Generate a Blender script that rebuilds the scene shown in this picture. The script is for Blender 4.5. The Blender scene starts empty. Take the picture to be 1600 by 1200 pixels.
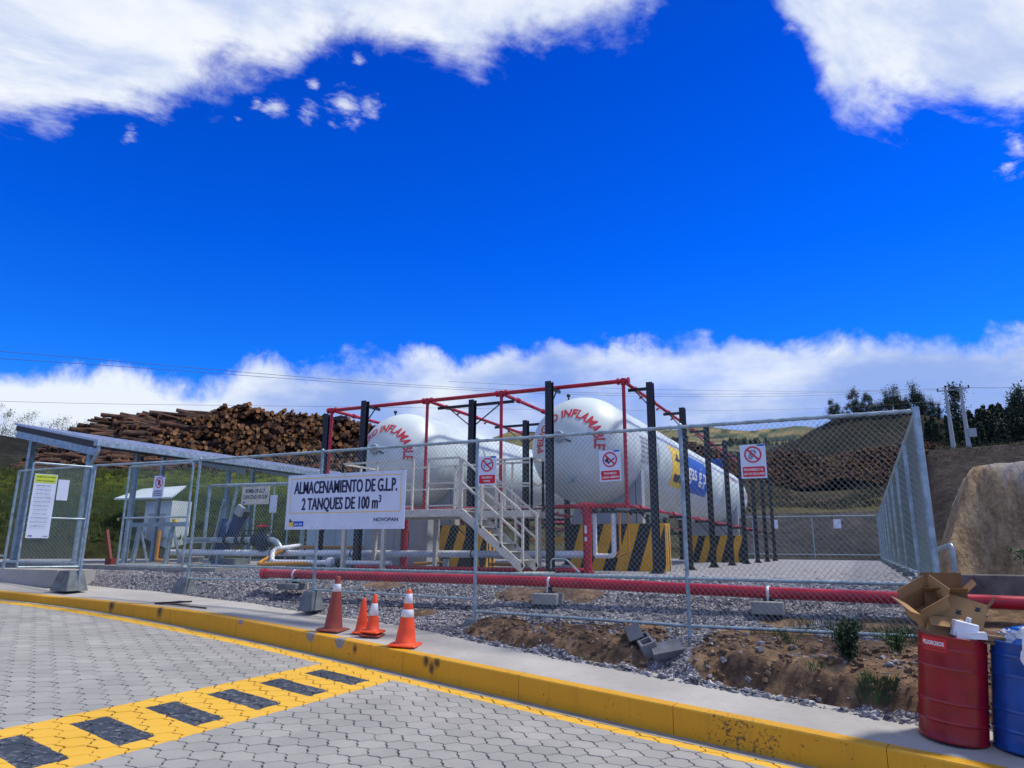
import bpy, math, random
import numpy as np
from mathutils import Vector, Matrix
random.seed(7); rng = np.random.RandomState(7)
S = bpy.context.scene
R = math.radians
# ---------------------------------------------------------------- camera
FPX = 1090.0; TILT = R(13.3); HEAD = R(26.3); ROLL = R(0.40); CAM = np.array([0.0, 0.0, 0.5])
FWD = np.array([-math.sin(HEAD)*math.cos(TILT), math.cos(HEAD)*math.cos(TILT), math.sin(TILT)])
_r0 = np.array([math.cos(HEAD), math.sin(HEAD), 0.0]); _u0 = np.cross(_r0, FWD)
RGT = _r0*math.cos(ROLL)+_u0*math.sin(ROLL); UPV = -_r0*math.sin(ROLL)+_u0*math.cos(ROLL)
cd = bpy.data.cameras.new('camera'); cam = bpy.data.objects.new('camera', cd); S.collection.objects.link(cam)
cd.sensor_width = 36; cd.lens = 36*FPX/1600; cd.clip_start = 0.05; cd.clip_end = 20000
M = Matrix(((RGT[0], UPV[0], -FWD[0], CAM[0]), (RGT[1], UPV[1], -FWD[1], CAM[1]), (RGT[2], UPV[2], -FWD[2], CAM[2]), (0, 0, 0, 1)))
cam.matrix_world = M
S.camera = cam
S.render.resolution_x = 1024; S.render.resolution_y = 768
# sight-line survey helpers: turn an angle of view into azimuth/elevation or a world point at a known distance
def ray(x, y): return FWD*FPX+RGT*(x-800)-UPV*(y-600)
def azel(x, y):
    d = ray(x, y); return math.atan2(d[0], d[1]), math.atan2(d[2], math.hypot(d[0], d[1]))
def atR(x, y, r):
    d = ray(x, y); return CAM+d*(r/math.hypot(d[0], d[1]))
def atY(x, y, Y):
    d = ray(x, y); return CAM+d*((Y-CAM[1])/d[1])
def polar(az, r, z): return (r*math.sin(az), r*math.cos(az), z)
# ---------------------------------------------------------------- sun, exposure
SUN_DIR = Vector((0.42, 0.30, 0.92)).normalized()      # towards the sun
sd = bpy.data.lights.new('sun', 'SUN'); sd.energy = 3.7; sd.angle = R(7); sd.color = (1.0, 0.925, 0.80)
so = bpy.data.objects.new('sun', sd); S.collection.objects.link(so)
so.rotation_euler = (-SUN_DIR).to_track_quat('-Z', 'Y').to_euler(); so.location = (0, 0, 60)
S.view_settings.view_transform = 'Standard'; S.view_settings.look = 'None'
S.view_settings.exposure = 0.08; S.view_settings.gamma = 1.0; S.view_settings.use_curve_mapping = False
# ---------------------------------------------------------------- node helper
class NT:
    def __init__(s, nt): s.nt = nt; s.n = nt.nodes; s.l = nt.links
    def new(s, t, ins=None, **kw):
        nd = s.n.new(t)
        for k, v in kw.items(): setattr(nd, k, v)
        if ins:
            for k, v in ins.items():
                sock = nd.inputs[k]
                if isinstance(v, bpy.types.NodeSocket): s.l.new(v, sock)
                else: sock.default_value = v
        return nd
    def math(s, op, a, b=0.0, c=0.0, clamp=False):
        nd = s.new('ShaderNodeMath', {0: a, 1: b, 2: c}, operation=op); nd.use_clamp = clamp; return nd.outputs[0]
    def vmath(s, op, a, b=(0, 0, 0)):
        return s.new('ShaderNodeVectorMath', {0: a, 1: b}, operation=op)
    def mix(s, f, a, b):
        nd = s.new('ShaderNodeMix', data_type='RGBA')
        for k, v in ((0, f), (6, a), (7, b)):
            if isinstance(v, bpy.types.NodeSocket): s.l.new(v, nd.inputs[k])
            else: nd.inputs[k].default_value = v if k == 0 or len(v) == 4 else (*v, 1)
        return nd.outputs[2]
    def mulc(s, a, b):
        nd = s.new('ShaderNodeMix', data_type='RGBA', blend_type='MULTIPLY'); nd.inputs[0].default_value = 1
        for k, v in ((6, a), (7, b)):
            if isinstance(v, bpy.types.NodeSocket): s.l.new(v, nd.inputs[k])
            else: nd.inputs[k].default_value = v if len(v) == 4 else (*v, 1)
        return nd.outputs[2]
    def noise(s, vec, scale, detail=4, rough=0.55, dist=0.0):
        return s.new('ShaderNodeTexNoise', {'Vector': vec, 'Scale': scale, 'Detail': detail, 'Roughness': rough, 'Distortion': dist}).outputs[0]
    def ramp(s, f, pts, interp='LINEAR'):
        nd = s.new('ShaderNodeValToRGB', {0: f}); cr = nd.color_ramp; cr.interpolation = interp
        while len(cr.elements) > 1: cr.elements.remove(cr.elements[-1])
        for i, (p, c) in enumerate(pts):
            e = cr.elements[0] if i == 0 else cr.elements.new(p)
            e.position = p; e.color = (*c, 1) if hasattr(c, '__len__') and len(c) == 3 else ((c, c, c, 1) if not hasattr(c, '__len__') else c)
        return nd.outputs[0]
    def smooth(s, v, a, b):
        return s.new('ShaderNodeMapRange', {0: v, 1: a, 2: b, 3: 0.0, 4: 1.0}, interpolation_type='SMOOTHSTEP').outputs[0]
# ---------------------------------------------------------------- world: Nishita sky, graded deep blue, with procedural clouds
W = bpy.data.worlds.new('World'); S.world = W; W.use_nodes = True
n = NT(W.node_tree); n.n.clear()
tc = n.new('ShaderNodeTexCoord').outputs['Generated']
d = n.vmath('NORMALIZE', tc).outputs[0]
sep = n.new('ShaderNodeSeparateXYZ', {0: d})
sky = n.new('ShaderNodeTexSky', sky_type='NISHITA', sun_disc=False, sun_elevation=math.asin(SUN_DIR.z), sun_rotation=math.atan2(SUN_DIR.x, SUN_DIR.y))
sky.altitude = 2800; sky.air_density = 1.0; sky.dust_density = 0.3; sky.ozone_density = 2.0
el = n.math('MULTIPLY', n.math('ARCSINE', sep.outputs[2]), 180/math.pi)
az = n.math('MULTIPLY', n.math('ARCTAN2', sep.outputs[0], sep.outputs[1]), 180/math.pi)
SKYK = 0.11
grade = n.ramp(n.math('DIVIDE', el, 90.0, clamp=True), [(0.0, (.16, .50, 1.0)), (0.16, (.03, .40, 1.14)), (0.26, (.004, .33, 1.24)), (0.42, (.0, .25, 1.10)), (0.60, (.02, .26, .80)), (1.0, (.16, .34, .62))])
skyc = n.vmath('SCALE', n.mulc(sky.outputs[0], grade)); skyc.inputs['Scale'].default_value = SKYK*1.75
# cloud cover: the cloud base line (high bank) and cloud top line (low bank) as elevation against azimuth
def line(pts, lo, hi):
    f = n.math('DIVIDE', n.math('ADD', az, 100.0), 200.0, clamp=True)
    L = []
    for p in pts:
        a, e = azel(*p); L.append(((math.degrees(a)+100)/200, (math.degrees(e)-lo)/(hi-lo)))
    L.sort()
    r = n.ramp(f, [(p, v) for p, v in L])
    return n.math('MULTIPLY_ADD', r, hi-lo, lo)
top = line([(-250, 230), (0, 172), (75, 176), (150, 160), (240, 150), (330, 125), (400, 100), (460, 80), (500, 40), (560, 50), (640, 75), (720, 90), (790, 80), (880, 45), (960, 20), (1010, -5), (1060, -70), (1180, -70), (1228, 20), (1262, 75), (1320, 150), (1400, 180), (1500, 195), (1620, 190), (1750, 170)], 0, 80)
low = line([(-300, 610), (0, 603), (200, 600), (330, 585), (430, 566), (560, 556), (700, 572), (770, 552), (850, 535), (980, 532), (1100, 528), (1230, 543), (1330, 533), (1430, 545), (1500, 535), (1600, 522), (1800, 520)], 0, 40)
wv = n.vmath('MULTIPLY', d, (1.0, 1.0, 1.0)).outputs[0]
# flattened dome coordinates make the high clouds stretch as a real layer does
inv = n.math('DIVIDE', 1.0, n.math('MAXIMUM', n.math('ADD', sep.outputs[2], 0.22), 0.05))
lay = n.vmath('SCALE', d); n.l.new(inv, lay.inputs['Scale']); lay = lay.outputs[0]
rot = n.new('ShaderNodeVectorRotate', {'Vector': lay, 'Angle': HEAD+0.25}, rotation_type='Z_AXIS').outputs[0]
st = n.vmath('MULTIPLY', rot, (1.25, 0.80, 0.9)).outputs[0]
nz1 = n.noise(st, 5.0, 12, 0.60, 0.3); nz2 = n.noise(wv, 9.0, 12, 0.60, 0.25); nz3 = n.noise(lay, 2.2, 5, 0.55)
h1 = n.math('ADD', n.math('MULTIPLY', n.math('SUBTRACT', el, top), 0.085), n.math('MULTIPLY', n.math('SUBTRACT', nz1, 0.5), 1.15))
h1 = n.math('ADD', h1, n.math('MULTIPLY', n.math('SUBTRACT', nz2, 0.5), 0.5))
a1 = n.math('MULTIPLY', n.smooth(h1, -0.14, 0.20), n.math('SUBTRACT', 1.0, n.smooth(el, 47.0, 60.0)))
h2 = n.math('ADD', n.math('MULTIPLY', n.math('SUBTRACT', low, el), 0.16), n.math('MULTIPLY', n.math('SUBTRACT', nz2, 0.5), 1.25))
a2 = n.smooth(h2, -0.13, 0.16)
# thin openings inside the low bank
gap = n.smooth(n.noise(n.vmath('MULTIPLY', d, (1.0, 1.0, 2.6)).outputs[0], 3.6, 6, 0.55, 0.3), 0.50, 0.70)
a2 = n.math('MULTIPLY', a2, n.math('SUBTRACT', 1.0, n.math('MULTIPLY', gap, 0.30)))
a3 = None
for (px, py, sz, k) in [(540, 165, 1.7, 1.0), (576, 162, 1.3, .9), (482, 180, 1.2, .9), (430, 170, 1.5, .8), (403, 158, 1.0, .6), (203, 212, 1.0, .7), (372, 186, .8, .5), (560, 95, 1.2, .6), (490, 132, .9, .6), (145, 160, 1.8, .7), (1590, 228, 1.2, .8), (1578, 266, 1.3, .8), (85, 203, .8, .4), (1240, 35, 1.8, .6)]:
    c = Vector(ray(px, py)).normalized()
    dd = n.vmath('DISTANCE', d, tuple(c)).outputs[1]
    g = n.math('SUBTRACT', k*0.62, n.math('DIVIDE', dd, R(sz)*1.5))
    g = n.math('MAXIMUM', g, -0.8)
    a3 = g if a3 is None else n.math('MAXIMUM', a3, g)
a3 = n.smooth(n.math('ADD', a3, n.math('MULTIPLY', n.math('SUBTRACT', n.noise(st, 17.0, 8, 0.65, 0.3), 0.5), 2.1)), 0.05, 0.75)
a3 = n.math('MULTIPLY', a3, 0.8)
al = n.math('MAXIMUM', n.math('MAXIMUM', a1, a2), a3)
# thickness of the cloud shades it: thin rims are bright, thick middles go lavender grey
sh1 = n.smooth(n.math('ADD', n.math('MULTIPLY', n.math('MINIMUM', h1, 1.2), 0.05), n.noise(n.vmath('ADD', st, (3.1, 1.7, .4)).outputs[0], 4.2, 9, 0.6, .3)), 0.42, 0.70)
colhi = n.mix(sh1, (0.88, 0.92, 0.97), (0.50, 0.60, 0.86))
sh2 = n.smooth(n.math('ADD', n.math('MULTIPLY', n.math('SUBTRACT', low, el), 0.045), n.noise(n.vmath('MULTIPLY', d, (1, 1, 2.2)).outputs[0], 4.5, 9, 0.55)), 0.46, 0.78)
collo = n.mix(sh2, (0.82, 0.88, 0.96), (0.30, 0.43, 0.80))
ccol = n.mix(n.smooth(el, 18.0, 26.0), collo, colhi)
fin = n.mix(n.math('MULTIPLY', al, 0.97), skyc.outputs[0], ccol)
bg = n.new('ShaderNodeBackground', {0: fin, 1: 1.0})
n.l.new(bg.outputs[0], n.new('ShaderNodeOutputWorld').inputs[0])
# ---------------------------------------------------------------- object helpers
COL = S.collection
def tag(o, label=None, cat=None, group=None, kind=None):
    if label: o['label'] = label
    if cat: o['category'] = cat
    if group: o['group'] = group
    if kind: o['kind'] = kind
    return o
def empty(name, loc, label, cat, group=None, rz=0):
    o = bpy.data.objects.new(name, None); COL.objects.link(o); o.location = loc; o.rotation_euler = (0, 0, rz)
    o.empty_display_size = 0.2
    return tag(o, label, cat, group)
def copy_tree(o, parent=None):
    c = o.copy(); COL.objects.link(c); c.parent = parent
    for ch in list(o.children): copy_tree(ch, c)
    return c
def V(*a): return Vector(a)
class MB:
    def __init__(s): s.v = []; s.f = []; s.m = []; s.sm = []
    def add(s, vs, fs, m=0, smooth=False):
        o = len(s.v); s.v += [tuple(p) for p in vs]
        for f in fs: s.f.append([i+o for i in f]); s.m.append(m); s.sm.append(smooth)
        return s
    def box(s, c, sz, m=0, rot=None, taper=1.0, bev=0.0):
        hx, hy, hz = sz[0]/2, sz[1]/2, sz[2]/2
        if bev > 0:
            b = min(bev, hx*.9, hy*.9, hz*.9)
            vs = []
            for z, k in ((-hz, 1), (-hz+b, 0), (hz-b, 0), (hz, 1)):
                t = taper if z > 0 else 1.0
                for (x, y) in ((hx, hy), (-hx, hy), (-hx, -hy), (hx, -hy)):
                    x0 = (abs(x)-b*k)*(1 if x > 0 else -1)*t; y0 = (abs(y)-b*k)*(1 if y > 0 else -1)*t
                    sx = 1 if x > 0 else -1; sy = 1 if y > 0 else -1
                    order = [(x0, y0-sy*b), (x0-sx*b, y0)]
                    if sx*sy < 0: order.reverse()
                    for (a, c2) in order: vs.append(V(a, c2, z))
            fs = []
            for r_ in range(3):
                for i in range(8): fs.append([r_*8+i, r_*8+(i+1) % 8, (r_+1)*8+(i+1) % 8, (r_+1)*8+i])
            fs.append(list(range(7, -1, -1))); fs.append(list(range(24, 32)))
        else:
            vs = [V(x*(taper if z > 0 else 1), y*(taper if z > 0 else 1), z) for z in (-hz, hz) for (x, y) in ((-hx, -hy), (hx, -hy), (hx, hy), (-hx, hy))]
            fs = [[3, 2, 1, 0], [4, 5, 6, 7], [0, 1, 5, 4], [1, 2, 6, 5], [2, 3, 7, 6], [3, 0, 4, 7]]
        if rot is not None: vs = [rot @ p for p in vs]
        c = V(*c)
        return s.add([p+c for p in vs], fs, m)
    def box2(s, a, b, m=0, bev=0.0):
        return s.box([(a[i]+b[i])/2 for i in range(3)], [abs(b[i]-a[i]) for i in range(3)], m, bev=bev)
    def beam(s, p0, p1, w, h, m=0, up=(0, 0, 1)):
        p0, p1 = V(*p0), V(*p1); dx = (p1-p0); L = dx.length; x = dx/L
        u = V(*up)
        if abs(x.dot(u)) > .99: u = V(0, 1, 0)
        y = u.cross(x).normalized(); z = x.cross(y)
        return s.box((p0+p1)/2, (L, w, h), m, rot=Matrix((x, y, z)).transposed())
    def tube(s, p0, p1, r, nn=10, m=0, r1=None, caps=True, smooth=True):
        p0, p1 = V(*p0), V(*p1); x = (p1-p0).normalized(); r1 = r if r1 is None else r1
        u = V(0, 0, 1) if abs(x.z) < .9 else V(1, 0, 0)
        a = x.cross(u).normalized(); b = x.cross(a)
        vs = []
        for p, rr in ((p0, r), (p1, r1)):
            for i in range(nn):
                t = 2*math.pi*i/nn; vs.append(p+(a*math.cos(t)+b*math.sin(t))*rr)
        fs = [[i, (i+1) % nn, nn+(i+1) % nn, nn+i] for i in range(nn)]
        s.add(vs, fs, m, smooth)
        if caps: s.add(vs[:nn], [list(range(nn-1, -1, -1))], m); s.add(vs[nn:], [list(range(nn))], m)
        return s
    def path(s, pts, r, nn=10, m=0, bend=0.0, caps=True):
        pts = [V(*p) for p in pts]
        if bend > 0:
            q = [pts[0]]
            for i in range(1, len(pts)-1):
                a = (pts[i-1]-pts[i]); b = (pts[i+1]-pts[i]); bb = min(bend, a.length*.49, b.length*.49)
                A = pts[i]+a.normalized()*bb; B = pts[i]+b.normalized()*bb
                for k in range(7):
                    t = k/6; q.append(A*(1-t)**2+pts[i]*2*t*(1-t)+B*t*t)
            q.append(pts[-1]); pts = q
        vs = []; N = len(pts); prev = None
        for i, p in enumerate(pts):
            t = (pts[min(i+1, N-1)]-pts[max(i-1, 0)]).normalized()
            if prev is None:
                u = V(0, 0, 1) if abs(t.z) < .9 else V(1, 0, 0); a = t.cross(u).normalized()
            else: a = (prev-t*prev.dot(t)).normalized()
            prev = a; b = t.cross(a)
            for j in range(nn):
                w = 2*math.pi*j/nn; vs.append(p+(a*math.cos(w)+b*math.sin(w))*r)
        fs = [[i*nn+j, i*nn+(j+1) % nn, (i+1)*nn+(j+1) % nn, (i+1)*nn+j] for i in range(N-1) for j in range(nn)]
        s.add(vs, fs, m, True)
        if caps: s.add(vs[:nn], [list(range(nn-1, -1, -1))], m); s.add(vs[-nn:], [list(range(nn))], m)
        return s
    def lathe(s, prof, c=(0, 0, 0), nn=24, m=0, axis='Z', smooth=True, cap=True, rot=None):
        vs = []
        for (r, h) in prof:
            for j in range(nn):
                w = 2*math.pi*j/nn; x, y = r*math.cos(w), r*math.sin(w)
                p = V(x, y, h) if axis == 'Z' else (V(x, -h, y) if axis == '-Y' else (V(x, h, -y) if axis == 'Y' else V(h, x, y)))
                if rot is not None: p = rot @ p
                vs.append(p+V(*c))
        N = len(prof)
        fs = [[i*nn+j, i*nn+(j+1) % nn, (i+1)*nn+(j+1) % nn, (i+1)*nn+j] for i in range(N-1) for j in range(nn)]
        s.add(vs, fs, m, smooth)
        if cap:
            if prof[0][0] > 1e-4: s.add(vs[:nn], [list(range(nn-1, -1, -1))], m)
            if prof[-1][0] > 1e-4: s.add(vs[-nn:], [list(range(nn))], m)
        return s
    def prism(s, poly, a, b, m=0, axis='Z'):
        # poly in the two other axes, extruded from a to b along axis
        nn = len(poly); vs = []
        for h in (a, b):
            for (x, y) in poly: vs.append(V(x, y, h) if axis == 'Z' else (V(x, h, y) if axis == 'Y' else V(h, x, y)))
        fs = [list(range(nn-1, -1, -1)), list(range(nn, 2*nn))]+[[i, (i+1) % nn, nn+(i+1) % nn, nn+i] for i in range(nn)]
        return s.add(vs, fs, m)
    def build(s, name, mats, parent=None, **t):
        if not isinstance(mats, (list, tuple)): mats = [mats]
        me = bpy.data.meshes.new(name)
        off = V(0, 0, 0)
        if parent is not None: off = parent_loc(parent)
        vs = [(p[0]-off.x, p[1]-off.y, p[2]-off.z) for p in s.v]
        me.from_pydata(vs, [], s.f)
        for mt in mats: me.materials.append(mt)
        me.polygons.foreach_set('material_index', s.m); me.polygons.foreach_set('use_smooth', s.sm)
        me.update()
        import bmesh
        bm = bmesh.new(); bm.from_mesh(me); bmesh.ops.recalc_face_normals(bm, faces=bm.faces); bm.to_mesh(me); bm.free()
        o = bpy.data.objects.new(name, me); COL.objects.link(o)
        if parent is not None: o.parent = parent
        return tag(o, **t) if t else o
def parent_loc(p):
    l = V(0, 0, 0)
    while p is not None: l = l+p.location; p = p.parent
    return l
def raw_mesh(name, verts, faces, mats, mi=None, smooth=False):
    me = bpy.data.meshes.new(name)
    verts = np.asarray(verts, dtype=np.float32)
    me.from_pydata(verts.tolist(), [], faces if isinstance(faces, list) else faces.tolist())
    for m in (mats if isinstance(mats, (list, tuple)) else [mats]): me.materials.append(m)
    if mi is not None: me.polygons.foreach_set('material_index', np.asarray(mi, dtype=np.int32))
    me.polygons.foreach_set('use_smooth', [smooth]*len(me.polygons))
    me.update()
    return me
def link(name, me, **t):
    o = bpy.data.objects.new(name, me); COL.objects.link(o); return tag(o, **t)
# ---------------------------------------------------------------- materials
def mat(name, col, rough=0.6, metal=0.0, var=0.12, scale=6.0, bump=0.0, bscale=40.0, spec=0.5, tint=None, grime=0.0, coat=0.0):
    m = bpy.data.materials.new(name); m.use_nodes = True; t = NT(m.node_tree); t.n.clear()
    oc = t.new('ShaderNodeTexCoord').outputs['Object']
    nz = t.noise(oc, scale, 5, 0.6)
    c2 = tint if tint else tuple(max(0, c*(1-var*2.2)) for c in col)
    c1 = tuple(min(1, c*(1+var*.6)) for c in col)
    base = t.mix(t.smooth(nz, 0.3, 0.7), c2, c1)
    if grime > 0:
        g = t.smooth(t.noise(oc, scale*.35, 6, 0.7), 0.52, 0.75)
        base = t.mix(t.math('MULTIPLY', g, grime), base, (0.10, 0.085, 0.07))
    p = t.new('ShaderNodeBsdfPrincipled', {'Base Color': base, 'Metallic': metal})
    p.inputs['Specular IOR Level'].default_value = spec; p.inputs['Coat Weight'].default_value = coat
    t.l.new(t.new('ShaderNodeMapRange', {0: nz, 1: 0.3, 2: 0.7, 3: max(0.05, rough-.1), 4: min(1, rough+.1)}).outputs[0], p.inputs['Roughness'])
    if bump > 0:
        b = t.new('ShaderNodeBump', {'Strength': 1.0, 'Distance': bump, 'Height': t.noise(oc, bscale, 4, 0.6)}); t.l.new(b.outputs[0], p.inputs['Normal'])
    t.l.new(p.outputs[0], t.new('ShaderNodeOutputMaterial').inputs[0])
    return m
galv = mat('galvanised_steel', (0.37, 0.48, 0.54), 0.45, 0.55, 0.15, 7.0)
wirem = mat('galvanised_wire', (0.23, 0.32, 0.36), 0.5, 0.4, 0.1, 4.0)
whitepaint = mat('white_tank_paint', (0.58, 0.68, 0.70), 0.46, 0, 0.06, 1.2, grime=.16)
redpaint = mat('red_pipe_paint', (0.42, 0.008, 0.03), 0.35, 0, 0.12, 3.0)
blackpaint = mat('black_steel_paint', (0.012, 0.013, 0.022), 0.45, 0, 0.2, 5.0)
cream = mat('cream_steel_paint', (0.62, 0.60, 0.52), 0.5, 0, 0.08, 6.0, grime=.15)
signwhite = mat('sign_white', (0.62, 0.70, 0.86), 0.4, 0, 0.03, 3.0)
signred = mat('sign_red', (0.62, 0.012, 0.03), 0.4, 0, 0.04)
signnavy = mat('sign_navy', (0.015, 0.02, 0.07), 0.5, 0, 0.04)
signyellow = mat('sign_yellow', (0.80, 0.55, 0.05), 0.5, 0, 0.04)
signblue = mat('sign_blue', (0.01, 0.10, 0.52), 0.4, 0, 0.05)
signlime = mat('sign_lime', (0.55, 0.68, 0.04), 0.5, 0, 0.04)
textred = mat('letter_red', (0.55, 0.03, 0.05), 0.45, 0, 0.05)
textwhite = mat('letter_white', (0.8, 0.82, 0.88), 0.5, 0, 0.02)
orangecone = mat('orange_cone_rubber', (0.86, 0.085, 0.02), 0.5, 0, 0.08, 8.0, grime=.1)
browncone = mat('faded_brown_cone_rubber', (0.27, 0.055, 0.04), 0.7, 0, 0.1, 9.0, grime=.2)
reflw = mat('cone_reflective_band', (0.70, 0.74, 0.82), 0.45, 0.1, 0.06, 12.0, grime=.15)
drumred = mat('red_drum_paint', (0.27, 0.006, 0.012), 0.30, 0, 0.12, 4.0, grime=.08)
drumblue = mat('blue_drum_paint', (0.005, 0.065, 0.32), 0.30, 0, 0.12, 4.0)
cardb = mat('cardboard', (0.36, 0.22, 0.10), 0.85, 0, 0.10, 5.0)
cardb2 = mat('dark_cardboard', (0.24, 0.13, 0.055), 0.85, 0, 0.12, 5.0)
concrete = mat('concrete', (0.30, 0.30, 0.29), 0.85, 0, 0.12, 3.0, bump=.003, bscale=60)
footing = mat('footing_concrete', (0.16, 0.19, 0.21), 0.85, 0, 0.18, 6.0, bump=.004, bscale=50)
blockc = mat('cinder_block', (0.19, 0.20, 0.22), 0.95, 0, 0.12, 8.0, bump=.004, bscale=120)
whitepipe = mat('white_insulated_pipe', (0.74, 0.79, 0.86), 0.45, 0.1, 0.06, 4.0)
yellowpipe = mat('yellow_pipe_paint', (0.62, 0.27, 0.01), 0.45, 0, 0.1, 4.0)
greybox = mat('grey_cabinet_paint', (0.34, 0.38, 0.43), 0.5, 0, 0.05, 3.0)
paleblue = mat('pale_blue_cabinet', (0.46, 0.60, 0.68), 0.5, 0, 0.05, 3.0)
roofmetal = mat('roof_sheet', (0.55, 0.58, 0.62), 0.35, 0.6, 0.1, 3.0)
darkunder = mat('roof_underside', (0.05, 0.05, 0.06), 0.8, 0, 0.1)
stripeY = mat('hazard_yellow', (0.80, 0.42, 0.012), 0.55, 0, 0.08, 5.0, grime=.2)
stripeK = mat('hazard_black', (0.018, 0.018, 0.022), 0.6, 0, 0.1, 5.0)
bluepump = mat('blue_pump_paint', (0.009, 0.03, 0.13), 0.4, 0, 0.1)
darkiron = mat('dark_iron', (0.025, 0.028, 0.035), 0.5, 0.3, 0.1)
wood = mat('weathered_wood', (0.25, 0.17, 0.10), 0.85, 0, 0.2, 8.0)
darkwood = mat('dark_damp_wood', (0.05, 0.03, 0.022), 0.85, 0, 0.2, 8.0)
bluebag = mat('blue_plastic_bag', (0.01, 0.12, 0.50), 0.25, 0, 0.1)
whitebag = mat('white_plastic', (0.72, 0.76, 0.84), 0.3, 0, 0.05)
blueplastic = mat('blue_tarp', (0.01, 0.09, 0.45), 0.5)
poleconc = mat('pole_concrete', (0.42, 0.45, 0.48), 0.8, 0, 0.08)
wireblack = mat('power_cable', (0.10, 0.11, 0.13), 0.5, 0, 0.05)
bark = mat('log_bark', (0.085, 0.046, 0.030), 0.9, 0, 0.4, 2.0, bump=.01, bscale=15)
barkred = mat('log_bark_red', (0.120, 0.056, 0.034), 0.9, 0, 0.35, 2.0)
endA = mat('log_end_orange', (0.36, 0.155, 0.045), 0.8, 0, 0.30, 3.0)
endB = mat('log_end_pale', (0.43, 0.225, 0.085), 0.8, 0, 0.25, 3.0)
endC = mat('log_end_brown', (0.16, 0.065, 0.025), 0.85, 0, 0.3, 3.0)
leafdark = mat('conifer_leaf', (0.026, 0.058, 0.034), 0.7, 0, 0.3, 1.0)
leafmid = mat('eucalyptus_leaf', (0.045, 0.085, 0.050), 0.7, 0, 0.3, 1.0)
leafgreen = mat('weed_leaf', (0.045, 0.115, 0.025), 0.6, 0, 0.35, 6.0)
leafbush = mat('bush_leaf', (0.022, 0.060, 0.022), 0.6, 0, 0.3, 6.0)
leafpale = mat('shrub_leaf', (0.10, 0.14, 0.06), 0.7, 0, 0.3, 3.0)
trunkm = mat('tree_trunk', (0.10, 0.085, 0.07), 0.9)

# ---------------------------------------------------------------- lettering
_tc = {}
def text_geo(s, size=1.0, sx=1.0, bold=0.0, shear=0.0):
    """flat triangles of a line of lettering, centred at x=0, baseline y=0"""
    key = (s, bold, shear)
    if key not in _tc:
        cu = bpy.data.curves.new('t', 'FONT'); cu.body = s; cu.offset = bold; cu.shear = shear; cu.resolution_u = 3; cu.align_x = 'CENTER'
        o = bpy.data.objects.new('t', cu); COL.objects.link(o)
        dg = bpy.context.evaluated_depsgraph_get(); me = bpy.data.meshes.new_from_object(o.evaluated_get(dg))
        vs = [tuple(v.co) for v in me.vertices]; fs = [list(p.vertices) for p in me.polygons]
        bpy.data.objects.remove(o); bpy.data.curves.remove(cu); bpy.data.meshes.remove(me)
        _tc[key] = (vs, fs)
    vs, fs = _tc[key]
    return [(v[0]*size*sx, v[1]*size) for v in vs], fs
def text_width(s, bold=0.0):
    vs, _ = text_geo(s, 1, 1, bold); xs = [v[0] for v in vs]; return max(xs)-min(xs), (max(xs)+min(xs))/2
class Board:
    """a flat sign in the plane through O with axes U (right) and Wd (up); N faces the viewer"""
    def __init__(s, O, U, Wd, w, h, mats, thick=.006, base=0):
        s.mb = MB(); s.O = V(*O); s.U = V(*U).normalized(); s.W = V(*Wd).normalized(); s.N = s.U.cross(s.W).normalized(); s.w = w; s.h = h
        vs = [s.P(x, y, e) for e in (-thick, 0) for (x, y) in ((0, 0), (w, 0), (w, h), (0, h))]
        s.mb.add(vs, [[3, 2, 1, 0], [4, 5, 6, 7], [0, 1, 5, 4], [1, 2, 6, 5], [2, 3, 7, 6], [3, 0, 4, 7]], base)
        s.mats = mats
    def P(s, x, y, e=0.0): return s.O+s.U*x+s.W*y+s.N*e
    def poly(s, pts, m, e=.002): s.mb.add([s.P(x, y, e) for x, y in pts], [list(range(len(pts)))], m)
    def rect(s, x0, y0, x1, y1, m, e=.002): s.poly([(x0, y0), (x1, y0), (x1, y1), (x0, y1)], m, e)
    def frame(s, x0, y0, x1, y1, t, m, e=.002):
        s.rect(x0, y0, x1, y0+t, m, e); s.rect(x0, y1-t, x1, y1, m, e); s.rect(x0, y0+t, x0+t, y1-t, m, e); s.rect(x1-t, y0+t, x1, y1-t, m, e)
    def ring(s, cx, cy, r, t, m, e=.002, nn=28):
        o = []
        for rr in (r, r-t): o += [s.P(cx+rr*math.cos(2*math.pi*i/nn), cy+rr*math.sin(2*math.pi*i/nn), e) for i in range(nn)]
        s.mb.add(o, [[i, (i+1) % nn, nn+(i+1) % nn, nn+i] for i in range(nn)], m)
    def text(s, t, cx, y, cap, width, m, e=.003, bold=.012, shear=0.0):
        w0, c0 = text_width(t, bold); size = cap/0.70; sx = width/(w0*size)
        vs, fs = text_geo(t, size, sx, bold, shear)
        s.mb.add([s.P(cx+v[0]-c0*size*sx, y+v[1], e) for v in vs], fs, m)
    def xbold(s, t, cx, y, cap, width, m, dx, **k):
        for i, q in enumerate((-dx, 0, dx)): s.text(t, cx+q, y, cap, width, m, e=.003+.0006*i, **k)
    def dot(s, cx, cy, r, m, e=.006):
        s.poly([(cx+r*math.cos(k*math.pi/4), cy+r*math.sin(k*math.pi/4)) for k in range(8)], m, e)
SM = [signwhite, signred, signnavy, signyellow, signblue, textwhite, signlime, blackpaint, greybox]
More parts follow.
